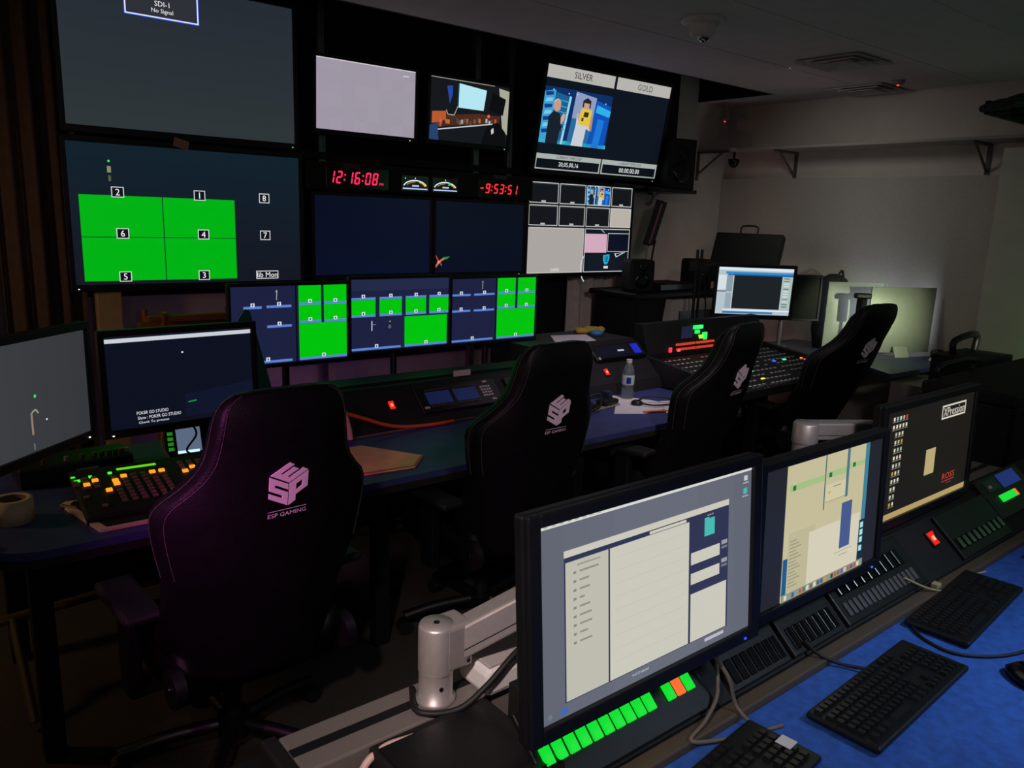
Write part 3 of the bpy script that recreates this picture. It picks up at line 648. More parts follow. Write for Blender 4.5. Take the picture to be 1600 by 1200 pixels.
# paper, headset, spectacles, pen, bottle right of the second chair
def sheet(name, label, pts, z, cat='paper', m=PAPER, lift=.012):
    n = len(pts); b = MB(); b.prism(pts, z, z+.0015, 'z')
    v = []
    for i, p in enumerate(b.v): v.append((p[0], p[1], p[2]+(lift if i % n == 1 else 0)))
    b.v = v
    return tag(b.build(name, m), label, cat)
sheet('paper_sheet', 'white sheet of paper under the headset on centre desk', [(3.02, 2.80), (3.12, 2.93), (3.26, 2.78), (3.30, 2.60), (3.0, 2.58), (2.86, 2.66)], .741)
sheet('paper_sheet', 'white sheet of paper lying nearest the mixing console', [(3.1, 2.52), (3.3, 2.50), (3.44, 2.66), (3.28, 2.72)], .7435, lift=0)
t = thing('headset', 'black earpiece headset lying on white paper', 'headset', (3.20, 2.67, .745), R(-35))
MB().lathe([(.0, 0), (.03, 0), (.032, .012), (.02, .022), (0, .022)], (-.11, 0, 0), caps=False).build('earcup', BLACK, t)
MB().lathe([(.0, 0), (.038, 0), (.04, .014), (.028, .03), (0, .03)], (.11, -.01, 0), caps=False).build('earcup', BLACK, t)
MB().tube([(-.1, .02, .015), (-.05, .05, .03), (.05, .05, .03), (.1, .02, .02)], .006, 6).build('headband', RUBBER, t)
MB().tube([(-.09, -.02, .01), (-.03, -.05, .008), (.04, -.03, .008), (.09, -.03, .012)], .005, 6).build('boom', RUBBER, t)
t = thing('device_tray', 'pale tray with dark belt packs on desk beside second chair', 'tray', (2.86, 2.80, .741), R(8))
MB().box(-.16, .16, -.05, .05, 0, .012, bev=.004).build('tray', mat('pale_olive', '#8d8a78', .6), t)
MB().box(-.1, -.02, -.045, .03, .012, .035, bev=.008).build('belt_pack', BLACK, t); MB().box(.03, .15, -.05, .02, .012, .04, bev=.01).build('belt_pack', BLACK, t)
MB().tube([(-.15, -.06, .01), (-.05, -.07, .03), (.05, .0, .05), (.14, .05, .045)], .006, 6).build('cord', RUBBER, t)
MB().tube([(-.1, .03, .03), (.0, .07, .035), (.1, .06, .05), (.16, .03, .03)], .006, 6).build('cord', mat('navy_cord', '#1c2446', .5), t)
MB().box(.12, .16, .0, .05, .03, .07, bev=.008).build('clip', mat('navy_cord', '#1c2446', .5), t)
t = thing('orange_pen', 'orange pen lying in front of the white paper', 'pen', (3.08, 2.565, .747), R(-22))
MB().cyl((-.08, 0, 0), (.06, 0, 0), .006, n=8).build('barrel', mat('pen_orange', '#e07a28', .4), t); MB().cyl((.06, 0, 0), (.08, 0, 0), .006, .001, n=8).build('tip', TAPE, t)
t = thing('water_bottle', 'clear plastic water bottle with blue and white label', 'bottle', (3.17, 2.86, .741))
MB().lathe([(.0, .002), (.03, .002), (.033, .01), (.033, .05), (.03, .06), (.033, .07), (.033, .15), (.026, .178), (.014, .2), (.014, .205), (0, .205)], n=20, caps=False).build('body', mat('clear_plastic', '#c8d6d8', .12, trans=.85), t)
MB().lathe([(.0336, .085), (.0342, .088), (.0342, .135), (.0336, .138)], n=20, caps=False).build('label', mat('label_white', '#c9d0de', .6), t)
MB().box(-.034, -.015, -.036, -.02, .095, .128).build('label_mark', mat('label_blue', '#27409c', .5), t)
MB().cyl((0, 0, .203), (0, 0, .222), .016, n=16).build('cap', WHITE, t)

# ================================================================== LEFT END OF DESK
def d_A(s):
    for i in range(8): s.rect(i/8, 0, (i+1)/8, 1, (60-i, 62-i, 66-i), 1)
    s.disc(.565, .5, .016, '#30d040', 3, 1.2, 8); s.rect(.52, .64, .535, .84, '#8c7a6c', 3); s.line([(.53, .64), (.56, .62), (.58, .66)], .012, '#a8a49c', 3)
    s.rect(.525, .92, .535, .98, '#6a6660', 3); s.disc(.64, .74, .01, '#f0f0e8', 3, 1, 6)
monitor('desk_monitor', 'grey lit monitor at left end of desk turned towards the nearest chair', 'monitor', (.31, 2.545, .985), .52, .325, R(43), 0, (.022, .024, .028), .06, '#3e4044', 1.0, d_A, 'monitors on the left desk', 'foot', nx=-.2, zfloor=.243, led=(.24, '#ffffff'))
def d_B(s):
    s.rect(0, 0, 1, 1, '#0d1120', 1); s.rect(0, .02, 1, .065, '#c9ced6', 2, 1, True); s.disc(.5, .22, .012, '#d0d6e0', 3, 1, 6)
    s.text('POKER GO STUDIO', .17, .845, .035, '#e0e4ea', 3, align='l', wide=.21); s.text('Show : POKER GO STUDIO', .175, .90, .035, '#e0e4ea', 3, align='l', wide=.29); s.text('Check To present', .18, .955, .035, '#e0e4ea', 3, align='l', wide=.2)
    s.line([(.52, .79), (.58, .78)], .012, '#20a040', 3); s.poly([(.5, .7), (1, .62), (1, .95), (.5, .95)], '#10162a', 2)
monitor('desk_monitor', 'dark desk monitor showing small white studio lettering', 'monitor', (.855, 2.92, .925), .52, .325, R(4), R(-2), (.022, .024, .028), .06, '#0d1120', 1.0, d_B, 'monitors on the left desk', 'foot', nx=.22, zfloor=.183, led=(-.255, '#ffffff'))

t = thing('tape_roll', 'roll of cream masking tape on the left corner of desk', 'tape', (.268, 2.69, .741))
MB().lathe([(.038, 0), (.055, 0), (.055, .072), (.038, .072), (.038, 0)], n=28, caps=False).build('roll', TAPE, t)
MB().lathe([(.034, .002), (.038, .002), (.038, .07), (.034, .07), (.034, .002)], n=28, caps=False).build('core', mat('card_core', '#6e5334', .8), t)
# switcher control panel
t = thing('switcher_panel', 'black control panel with orange lit buttons on left desk', 'control panel', (.72, 2.70, .743), R(-3))
T0 = rot('X', R(6))
MB().box(-.275, .29, -.19, .19, .012, .045, bev=.008, M=T0).build('case', BLACKM, t)
for x in (-.24, .24): MB().box(x-.03, x+.03, -.16, .18, .0115, .018).build('foot', RUBBER, t)
KEYM = mat('key_rose', '#8b6a60', .5); AMB = glow('#ff9a20', 1.2, False); GLED = glow('#40ff30', 1.2, False)
km = MB().box(-.0085, .0085, -.007, .007, 0, .007, bev=.0015).build('key', KEYM, t); first = True
def key(x, y, m=None):
    global first
    if first: o = km; first = False
    else: o = km.copy(); C.objects.link(o); o.parent = t
    o.matrix_local = T0 @ tr(x-.085, y, .045)
    if m: o.data = amb_mesh
    return o
amb_mesh = MB().box(-.0095, .0095, -.008, .008, 0, .008, bev=.0015).build('tmp', AMB).data
bpy.data.objects.remove(bpy.data.objects['tmp'])
lit = {(0, 6), (1, 7), (0, 5), (4, 7), (5, 7), (5, 0)}
for i in range(6):
    for j in range(8): key(-.07+i*.03, -.115+j*.027, (i, j) in lit)
for i in range(2):
    for j in range(4): key(-.155+i*.028, .02+j*.025, (i, j) in {(0, 1), (1, 2)})
for i in range(3):
    for j in range(4): key(.15+i*.03, .04+j*.026, (i, j) in {(0, 0), (1, 1)})
for j in range(3): key(-.185, .05+j*.025)
key(-.13, -.13); key(-.17, -.05); key(-.1, -.02, True); key(-.1, -.05)
MB().box(-.135, -.01, .135, .147, .045, .048, M=T0).build('display', glow('#6ad820', 1.0, False), t)
for x, y, w_ in ((-.27, .12, .006), (-.262, .09, .009), (-.22, .11, .005), (-.16, .118, .006)): MB().box(x-w_, x+w_, y-.006, y+.006, .045, .049, M=T0).build('status_light', GLED, t)
MB().box(.17, .2, -.05, .17, .045, .05, M=T0).build('fader_slot', GLOSS, t); MB().box(.165, .205, .1, .125, .05, .07, bev=.004, M=T0).build('fader_knob', DARKMETAL, t)
MB().box(-.06, .01, -.16, -.155, .045, .047, M=T0).build('edge_light', LABEL, t)
tag(MB().prism([(.40, 2.74), (.455, 2.45), (1.0, 2.44), (1.0, 2.62), (.42, 2.76)], .741, .75, 'z').build('notebook', mat('pale_tan', '#e6cba6', .7)), 'pale edged notebook under the lit control panel', 'notebook')
tag(MB().prism([(.425, 2.72), (.475, 2.465), (.99, 2.455), (.99, 2.62), (.44, 2.74)], .7505, .753, 'z').build('cover', BLACKM, bpy.data.objects['notebook']))
t = thing('marker_pen', 'short dark marker on desk left of the control panel', 'pen', (.42, 2.70, .748), R(-52))
MB().cyl((-.03, 0, 0), (.03, 0, 0), .008, n=10).build('barrel', mat('marker_brown', '#6b5c45', .5), t); MB().cyl((.03, 0, 0), (.05, 0, 0), .006, n=10).build('cap', BLACK, t)
# equipment behind the panel
t = thing('camera_control_unit', 'black knob unit behind the lit control panel', 'control unit', (.62, 3.05, .741), R(2))
MB().box(-.3, .06, -.07, .1, 0, .07, bev=.008).build('case', BLACK, t)
for x, c_ in ((-.22, '#7a2020'), (-.15, '#8d8d8d'), (-.1, '#505050'), (-.06, '#505050'), (-.035, '#404040'), (-.01, '#404040'), (.01, '#404040'), (.03, '#8a2020'), (.048, '#a0a0a0')):
    MB().cyl((x, -.03, .07), (x, -.03, .085), .008, n=10).build('knob', mat('knob'+c_, c_, .4), t)
MB().box(-.13, -.06, -.075, -.069, .03, .045).build('marking', LABEL, t)
t = thing('led_gadget', 'gadget with a green light column and white screen behind control panel', 'gadget', (.88, 3.06, .741), R(-4))
MB().box(-.06, .12, 0, .03, 0, .15, bev=.005, M=rot('X', R(-20))).build('body', BLACK, t)
for i in range(6): MB().box(-.052, -.032, -.003, .001, .03+i*.02, .043+i*.02, M=rot('X', R(-20))).build('status_light', glow('#2fae20' if i < 5 else '#80ff40', .5 if i < 5 else 1.6, False), t)
MB().box(-.02, .07, -.002, .001, .02, .14, M=rot('X', R(-20))).build('display', glow('#5a6880', 1.0, False), t)
MB().box(-.02, .06, -.004, .0, .016, .026, M=rot('X', R(-20))).build('display_bar', glow('#c8e8ff', 1.2, False), t)
MB().tube([(.02, -.02, .15), (.04, -.04, .1), (.0, -.05, .04), (.06, -.05, .01)], .004, 6).build('cord', RUBBER, t)
MB().tube([(-.07, -.01, .13), (-.08, -.02, .07), (-.06, -.04, .01)], .004, 6).build('cord', mat('tan_cord', '#a8804e', .6), t)
t = thing('light_ring_box', 'small box with ring of green lights behind nearest chair', 'gadget', (1.10, 3.13, .741))
MB().box(-.05, .06, 0, .08, 0, .16, bev=.008).build('case', BLACK, t)
for i in range(6): a = 2*math.pi*i/6; MB().cyl((.015*math.cos(a), -.001, .12+.015*math.sin(a)), (.015*math.cos(a), -.004, .12+.015*math.sin(a)), .005, n=8).build('status_light', glow('#2fae30', .8, False), t)
t = thing('paper_cup', 'small cup half hidden behind nearest chair', 'cup', (1.10, 2.88, .741))
MB().lathe([(.022, 0), (.034, .075), (.031, .075), (.02, .004), (0, .004)], n=20, caps=False).build('cup', TAPE, t)
t = thing('green_light_box', 'low box with bright green light right of the control panel', 'gadget', (1.08, 2.76, .741))
MB().box(-.04, .06, -.05, .05, 0, .06, bev=.006).build('case', BLACK, t); MB().box(-.03, .0, -.053, -.049, .03, .055).build('status_light', glow('#20d040', 1.2, False), t)
t = thing('plastic_folder', 'translucent teal plastic folder leaning below the tiled monitor', 'folder', (1.27, 3.28, .915), R(0))
MB().prism([(-.06, 0), (.06, 0), (-.01, .35), (-.03, .36), (-.1, .27)], -.002, .002, 'y', M=rot('X', R(-8))).build('sheet', mat('teal_plastic', '#2f6f68', .25), t)

# ================================================================== MIXING CONSOLE
t = thing('mixing_console', 'large audio mixing console with rows of lit keys', 'mixing console', (4.25, 2.85, .741))
MB().prism([(-.36, 0), (-.36, .045), (.28, .13), (.30, 0)], -.62, .62, 'x').build('surface', BLACKM, t)
for sx in (-1, 1): MB().prism([(-.38, -.005), (-.38, .06), (-.3, .085), (.3, .16), (.33, .12), (.33, -.005)], sx*.62-.02, sx*.62+.02, 'x').build('end_cheek', mat('cheek_grey', '#232427', .45), t)
MB().prism([(.3, .0), (.3, .16), (.36, .34), (.42, .34), (.42, 0)], -.6, .62, 'x').build('meter_bridge', BLACKM, t)
TS = Matrix(((1, 0, 0, 0), (0, .9914, -.1307, -.36), (0, .1307, .9914, .045), (0, 0, 0, 1)))
kk = MB().box(-.011, .011, -.005, .005, 0, .004).build('key', mat('key_mix', '#d0ccc8', .5), t); used = False
for r_ in range(9):
    y = .06+r_*.066
    for c_ in range(26):
        if (c_ % 9) == 8 or random.random() < .06: continue
        x = -.57+c_*.0455
        if used: o = kk.copy(); C.objects.link(o); o.parent = t
        else: o = kk; used = True
        o.matrix_local = TS @ tr(x, y, .0)
for c_ in range(24):
    x = -.56+c_*.0475
    MB().box(x-.003, x+.003, .0, .045, 0, .002, M=TS).build('fader_slot', GLOSS, t); yy = .01+.02*random.random()
    MB().box(x-.008, x+.008, yy, yy+.014, .002, .012, M=TS).build('fader_cap', mat('fader_grey', '#505256', .4), t)
for x, y, c_ in ((-.42, .38, '#30ff50'), (-.40, .33, '#30e048'), (-.14, .33, '#30ffb0'), (-.16, .13, '#f0e040'), (-.1, .26, '#40ff60'), (.3, .36, '#3060ff'), (.42, .36, '#40ffb0'), (.6, .34, '#ff9020'), (.6, .31, '#ff30d0')):
    MB().box(x-.014, x+.014, y-.007, y+.007, .0, .006, M=TS).build('lit_key', glow(c_, 1.4, False), t)
for i in range(2):
    for j in range(2):
        MB().box(-.33+i*.2, -.14+i*.2, .296+.006*j, .30+.006*j, .165+.03*j, .18+.03*j).build('red_key_row', glow('#d8402c', .9, False), t)
MB().box(-.40, -.375, .296, .302, .16, .19).build('red_light', glow('#ff3050', 1.6, False), t); MB().box(-.32, -.30, .29, .297, .16, .175).build('red_light', glow('#ff5050', 1.6, False), t)
MB().box(-.26, -.16, .315, .325, .235, .31, M=None).build('display', glow('#20203a', 1, False), t)
for x, z, c_ in ((-.12, .3, '#30f060'), (-.07, .3, '#40ff80'), (-.1, .27, '#30e860'), (-.02, .25, '#30f060'), (-.06, .235, '#a0e840'), (-.02, .225, '#30e860')):
    MB().box(x-.02, x+.02, .318, .33, z-.012, z+.012).build('lit_key', glow(c_, 1.2, False), t)
for x in (-.5, .3): MB().box(x-.04, x+.04, .2, .35, -.741, -.0).build('leg', DARKMETAL, t)
# on the tall console section
sheet('paper_sheet', 'white sheet of paper on top of the tall console section', [(3.0, 3.27), (3.3, 3.25), (3.42, 3.46), (3.18, 3.52)], 1.001, lift=0)
t = thing('blue_tape_roll', 'small roll of blue tape on the tall console section', 'tape', (3.47, 3.42, 1.001)); MB().lathe([(.02, 0), (.04, 0), (.04, .025), (.02, .025), (.02, 0)], caps=False).build('roll', mat('blue_tape', '#3f82b4', .5), t)
b = MB(); n = 14
for i in range(n):
    a = i*2.4; r_ = .02+.03*random.random(); b.lathe([(0, 0), (.03, .002), (.028, .018), (.012, .03), (0, .031)], (r_*2*math.cos(a), r_*math.sin(a), .0), n=10, caps=False)
b.v = [(p[0]+3.5+.02, p[1]+3.53, p[2]+1.001) for p in b.v]
tag(b.build('yellow_cloth', mat('yellow_cloth', '#b8a03a', .9, noise=.15)), 'crumpled yellow cloth on the tall console section', 'cloth')
t = thing('rack_unit', 'black rack unit with small blue display on console slope', 'rack unit', (0, 0, 0)); t.matrix_world = slope(3.37, .76, 3.0, .80, 3.2, .98)
MB().box(-.2, .22, -.055, .06, 0, .02, bev=.004).build('case', BLACK, t)
MB().box(.13, .19, -.03, .04, .02, .022).build('display', glow('#2030d0', .8, False), t); MB().box(-.17, .1, -.03, .04, .02, .022).build('front_glass', mat('slate_screen2', '#1c2234', .3), t)
MB().box(.0, .05, -.005, .005, .022, .024).build('marking', glow('#c8d0d8', .8, False), t); MB().box(-.185, -.17, -.05, -.035, .02, .024).build('marking', LABEL, t)
MB().tube([(-.17, -.05, .03), (.2, -.05, .03)], .005, 6, steps=1).build('handle', DARKMETAL, t)

# mixer monitor, case lid, back desk with speakers
def d_mix(s):
    s.rect(0, 0, 1, 1, '#b4c4cc', 1, 1, True); s.rect(0, 0, 1, .06, '#dce8ee', 2); s.rect(.1, .09, 1, .14, '#2f8cc8', 2); s.rect(.13, .14, 1, .17, '#1a5aa0', 2)
    s.rect(.12, .14, .2, .52, '#8a9aa6', 2); s.rect(.12, .55, .2, .88, '#97a6b0', 2); s.rect(0, .5, .12, .53, '#6d7a80', 3)
    s.rect(.215, .17, .86, .88, '#1c2226', 3); s.rect(.87, .17, 1, .88, '#a9bcb8', 3)
    for i in range(12): s.rect(.885, .2+i*.055, .96, .22+i*.055, random.choice(['#5f7470', '#d8e4e0', '#7b8f8a']), 4)
    s.rect(.1, .9, 1, .925, '#e8f0f4', 4); s.rect(.1, .94, .78, .985, '#3a78b0', 4); s.rect(0, .17, .115, .48, '#d4e0e6', 2)
monitor('mixer_monitor', 'bright monitor behind the mixing console', 'monitor', (4.92, 3.30, 1.07), .53, .335, R(-40), R(4), (.022, .024, .024), .05, '#b4c4cc', 1.0, d_mix, None, 'pole', zfloor=.33)
monitor('idle_monitor', 'switched off black monitor right of the mixer monitor', 'monitor', (5.55, 3.42, 1.0), .50, .32, R(-38), 0, (.018, .018, .02), .05, '#060709', .2, None, None, 'pole', zfloor=.255, stand_m=SILVER)
t = thing('angled_desk', 'grey side desk behind the mixing console', 'desk', (0, 0, 0))
MB().prism([(4.62, 3.05), (5.95, 2.42), (6.28, 2.42), (6.28, 3.75), (4.62, 3.75)], .70, .735, 'z').build('worktop', mat('grey_laminate', '#5a5a60', .5, noise=.08), t)
for x, y in ((4.75, 3.6), (6.15, 3.6), (6.15, 2.55), (4.85, 3.1)): MB().box(x-.03, x+.03, y-.03, y+.03, 0, .7).build('leg', DARKMETAL, t)
t = thing('clamp_stand', 'black upright pole with clamp left of the mixer monitor', 'stand', (4.66, 3.60, .735))
for x in (-.025, .025): MB().cyl((x, 0, 0), (x, 0, .78), .011, n=10).build('tube', DARKMETAL, t)
MB().box(-.06, .06, -.04, .04, .62, .70, bev=.01).build('clamp', BLACK, t); MB().box(-.07, .07, -.05, .05, 0, .012).build('base_plate', BLACK, t)
MB().tube([(.05, 0, .66), (.2, .02, .68), (.32, .05, .66)], .016, 8).build('arm', BLACK, t); MB().lathe([(.0, 0), (.05, 0), (.05, .04), (0, .05)], (.36, .05, .64), caps=False).build('knob', BLACK, t)
MB().tube([(.03, -.03, .6), (.06, -.05, .3), (0, -.05, .15), (.03, -.04, .01)], .006, 6).build('cord', RUBBER, t)
t = thing('case_lid', 'black case lid with handle standing behind the mixer monitor', 'case', (5.5, 3.83, 1.26), R(-74))
MB().box(-.28, .28, -.03, .05, -.02, .40, bev=.012, M=rot('X', R(-24))).build('lid', BLACKM, t)
MB().tube([(-.08, .0, .37), (-.07, -.01, .43), (.05, -.01, .43), (.06, .0, .37)], .008, 6, steps=3, M=tr(0, 0, .03) @ rot('X', R(-24))).build('handle', BLACK, t)
MB().box(-.05, .05, -.04, .04, -1.26, -.02).build('stand', BLACKM, t)
t = thing('low_rack', 'low grey and black rack in corner behind the mixing console', 'rack', (5.0, 4.05, 0))
MB().box(-.62, .38, -.1, .3, 0, 1.14, bev=.006).build('cabinet', BLACKM, t)
MB().box(-.66, .42, -.16, .34, 1.14, 1.18, bev=.01).build('top', BLACK, t)
MB().prism([(-.23, .86), (.36, .86), (.36, 1.12), (-.25, 1.12), (-.31, .78), (-.26, .78)], -.16, -.1, 'y').build('front_plate', mat('grey_plate', '#c8c4bc', .6), t)
MB().box(-.16, .34, -.17, -.158, .80, 1.03).build('recess', GLOSS, t)
def nearfield(label, x, y):
    t = thing('small_loudspeaker', label, 'loudspeaker', (x, y, 1.18), R(-25), 'small loudspeakers on the rear rack')
    MB().box(-.10, .10, -.09, .1, 0, .24, bev=.025, seg=3) .build('cabinet', BLACKM, t)
    for z, r_ in ((.085, .06), (.185, .03)): MB().lathe([(r_, 0), (r_*.9, .008), (r_*.3, -.008), (0, 0)], M=tr(0, -.091, z) @ rot('X', R(90)), caps=False).build('driver', GLOSS, t)
nearfield('small black loudspeaker at left end of the rear rack', 4.52, 4.05); nearfield('small black loudspeaker at right end of the rear rack', 5.22, 4.05)
t = thing('rack_amplifier', 'flat black unit between the two small loudspeakers', 'amplifier', (4.87, 4.08, 1.18)); MB().box(-.2, .2, -.12, .14, 0, .06, bev=.006).build('case', BLACKM, t); MB().box(-.19, .19, -.125, -.119, .01, .05).build('front_panel', GLOSS, t)

# iMac-like displays seen from behind
ALU = mat('rear_aluminium', '#a9aca4', .5, .4, noise=.04)
def rear_display(label, loc, rz, w=.56, h=.43):
    t = thing('desktop_computer', label, 'computer', loc, rz, 'silver desktop computers'); z0 = .03
    n = 12; vs = []; fs = []
    for j in range(n+1):
        for i in range(n+1):
            u, v = i/n*2-1, j/n*2-1; vs.append((u*w/2, .045*(1-abs(u)**2.4)*(1-abs(v)**2.4)+.004, z0+(v+1)/2*h))
    for j in range(n):
        for i in range(n): a = j*(n+1)+i; fs.append((a, a+1, a+n+2, a+n+1))
    MB().add(vs, fs, None, True).box(-w/2, w/2, -.004, .005, z0, z0+h).build('rear_shell', ALU, t)
    MB().box(-w/2+.01, w/2-.01, -.0065, -.004, z0+.06, z0+h-.01).build('screen', glow('#b9c4d0', 1.7), t)
    MB().prism([(.03, z0+.05), (.036, z0+.045), (.07, .006), (.07, 0), (-.06, 0), (-.06, .006), (.06, .01), (.026, z0+.03)], -.06, .06, 'x').build('stand', ALU, t)
    return t
# rear faces +y locally; turn so the rear looks to the viewer
rear_display('silver desktop computer seen from behind at right end of side desk', (6.0, 2.73, .766), R(154), .56, .49)
rear_display('silver desktop computer seen from behind, left one beside the fourth chair', (5.93, 3.07, .735), R(150), .46, .53)
t = thing('webcam', 'black webcam on a stalk above the silver computers', 'webcam', (5.72, 2.9, .735))
MB().cyl((0, 0, 0), (0, 0, .45), .012, n=10).build('stalk', BLACK, t); MB().box(-.03, .03, -.03, .03, .30, .46, bev=.01).build('clamp', BLACK, t); MB().box(-.06, .06, -.03, .03, .46, .50, bev=.012, M=rot('Z', R(-40))).build('body', BLACK, t)
t = thing('backpack', 'dark rounded bag on top behind left silver computer', 'bag', (6.1, 3.35, .735))
MB().lathe([(0, 0), (.14, 0), (.17, .15), (.17, .45), (.13, .56), (.05, .6), (0, .6)], n=20, caps=False, M=Matrix.Diagonal((1, .7, 1, 1))).build('body', mat('bag_cloth', '#1c1c1f', .85, noise=.15), t)
MB().tube([(-.05, -.05, .58), (0, -.06, .63), (.05, -.05, .58)], .01, 6).build('handle', RUBBER, t)
t = thing('blue_shelf', 'dark blue desk shelf under the right silver computer', 'shelf', (5.75, 2.5, .735))
MB().prism([(-.55, -.12), (.45, -.16), (.5, .1), (-.3, .3)], .0, .03, 'z').build('board', mat('blue_board', '#2a3866', .5, noise=.1), t)
t.location.z = .7352
t = thing('computer_mouse', 'white mouse beside the right silver computer', 'mouse', (6.02, 2.46, .766), R(30)); MB().lathe([(0, 0), (.03, 0), (.032, .012), (.02, .028), (0, .032)], caps=False, M=Matrix.Diagonal((1.7, 1, 1, 1))).build('shell', WHITE, t); MB().box(.015, .05, -.002, .002, .02, .032).build('button_split', DARKMETAL, t)
t = thing('puck_speaker', 'small black puck speaker behind the white mouse', 'speaker', (6.18, 2.5, .766)); MB().lathe([(0, 0), (.05, 0), (.05, .05), (.04, .065), (0, .068)], caps=False).build('body', BLACK, t); MB().lathe([(.03, .066), (.03, .07), (0, .071)], caps=False).build('top', GLOSS, t)
t = thing('pedestal_cabinet', 'pale cabinet below the dark blue desk shelf', 'cabinet', (5.5, 2.22, 0))
MB().box(-.2, .3, -.2, .2, 0, .7, bev=.004).build('body', mat('pale_cabinet', '#9a928c', .6, noise=.05), t)
for i in range(3): d = MB().box(-.19+0, .29, -.215, -.2, .03+i*.22, .235+i*.22, bev=.003).build('drawer', MATS['pale_cabinet'], t); MB().box(-.02, .12, -.225, -.214, .16+i*.22, .175+i*.22).build('handle', DARKMETAL, d)
t = thing('flight_case', 'tall black flight case at the right edge', 'flight case', (4.55, 1.42, 0))
MB().box(-.65, .75, -.2, .2, .05, .94, bev=.01).build('body', BLACKM, t); MB().box(-.66, .76, -.21, .21, .94, 1.0, bev=.012).build('lid', BLACKM, t)
for x in (-.655, .755):
    for y in (-.205, .205): MB().box(x-.008, x+.008, y-.008, y+.008, .06, .94).build('edge_trim', DARKMETAL, t)
for x in (-.5, .6):
    for y in (-.12, .12): MB().cyl((x-.015, y, .03), (x+.015, y, .03), .03, n=14).build('castor', RUBBER, t)
MB().tube([(-.5, .2, 1.0), (-.5, .2, 1.05), (-.3, .2, 1.06), (-.1, .2, 1.05), (-.1, .2, 1.0)], .014, 8, steps=3).build('handle', BLACK, t)
t = thing('equipment_trolley', 'black equipment trolley with loop handle beyond the flight case', 'trolley', (5.0, 1.9, 1.0))
MB().tube([(-.1, .0, 0), (-.1, 0, .08), (.2, 0, .1), (.2, 0, 0)], .02, 8, steps=3).build('grip', BLACK, t); MB().box(-.2, .26, -.2, .08, -1.0, 0, bev=.01).build('trolley', BLACKM, t)

# ================================================================== CHAIRS
LOGO = []
def rects(face, L):
    o, u, v = face
    for a0, b0, a1, b1 in L: LOGO.append([(o[0]+u[0]*a+v[0]*b, o[1]+u[1]*a+v[1]*b) for a, b in ((a0, b0), (a1, b0), (a1, b1), (a0, b1))])
rects(((-.5, -.325), (.485, -.265), (0, .57)), [(0, 0, 1, .25), (.72, .25, 1, .37), (0, .37, 1, .62), (0, .62, .28, .74), (0, .74, 1, 1)])
rects(((.015, -.59), (.485, .265), (0, .57)), [(0, 0, .36, 1), (.36, .28, 1, .48), (.36, .78, 1, 1), (.70, .48, 1, .78)])
rects(((-.485, .28), (.485, -.265), (.485, .265)), [(0, 0, 1, .28), (0, .28, .25, 1), (.375, .28, .625, .86), (.75, .28, 1, 1)])
# height, half width, forward curl of the wings
PROF = [(.42, .17, .05), (.46, .21, .09), (.53, .25, .12), (.60, .26, .125), (.68, .25, .09), (.78, .262, .065), (.86, .278, .075), (.92, .286, .08), (.955, .283, .08), (.985, .266, .07), (1.015, .234, .052), (1.05, .203, .035), (1.09, .182, .022), (1.14, .171, .015), (1.19, .164, .012), (1.225, .155, .010), (1.247, .141, .008), (1.261, .118, .006), (1.267, .075, .004)]
def cy(z, LEAN): return -(z-.45)*LEAN - .01*math.sin((z-.42)*3.7)
def curl(z):
    for (z0, _, c0), (z1, _, c1) in zip(PROF, PROF[1:]):
        if z <= z1: return c0+(c1-c0)*max(0, (z-z0)/(z1-z0))
    return PROF[-1][2]
def back_y(x, w, z, LEAN, th=.085):
    q = min(1, abs(x)/w); return cy(z, LEAN)-th/2*(1-.3*q**4)+curl(z)*q**2.6
def thick(z): return .085 if z < 1.2 else .085*max(.25, (1.30-z)/.1)
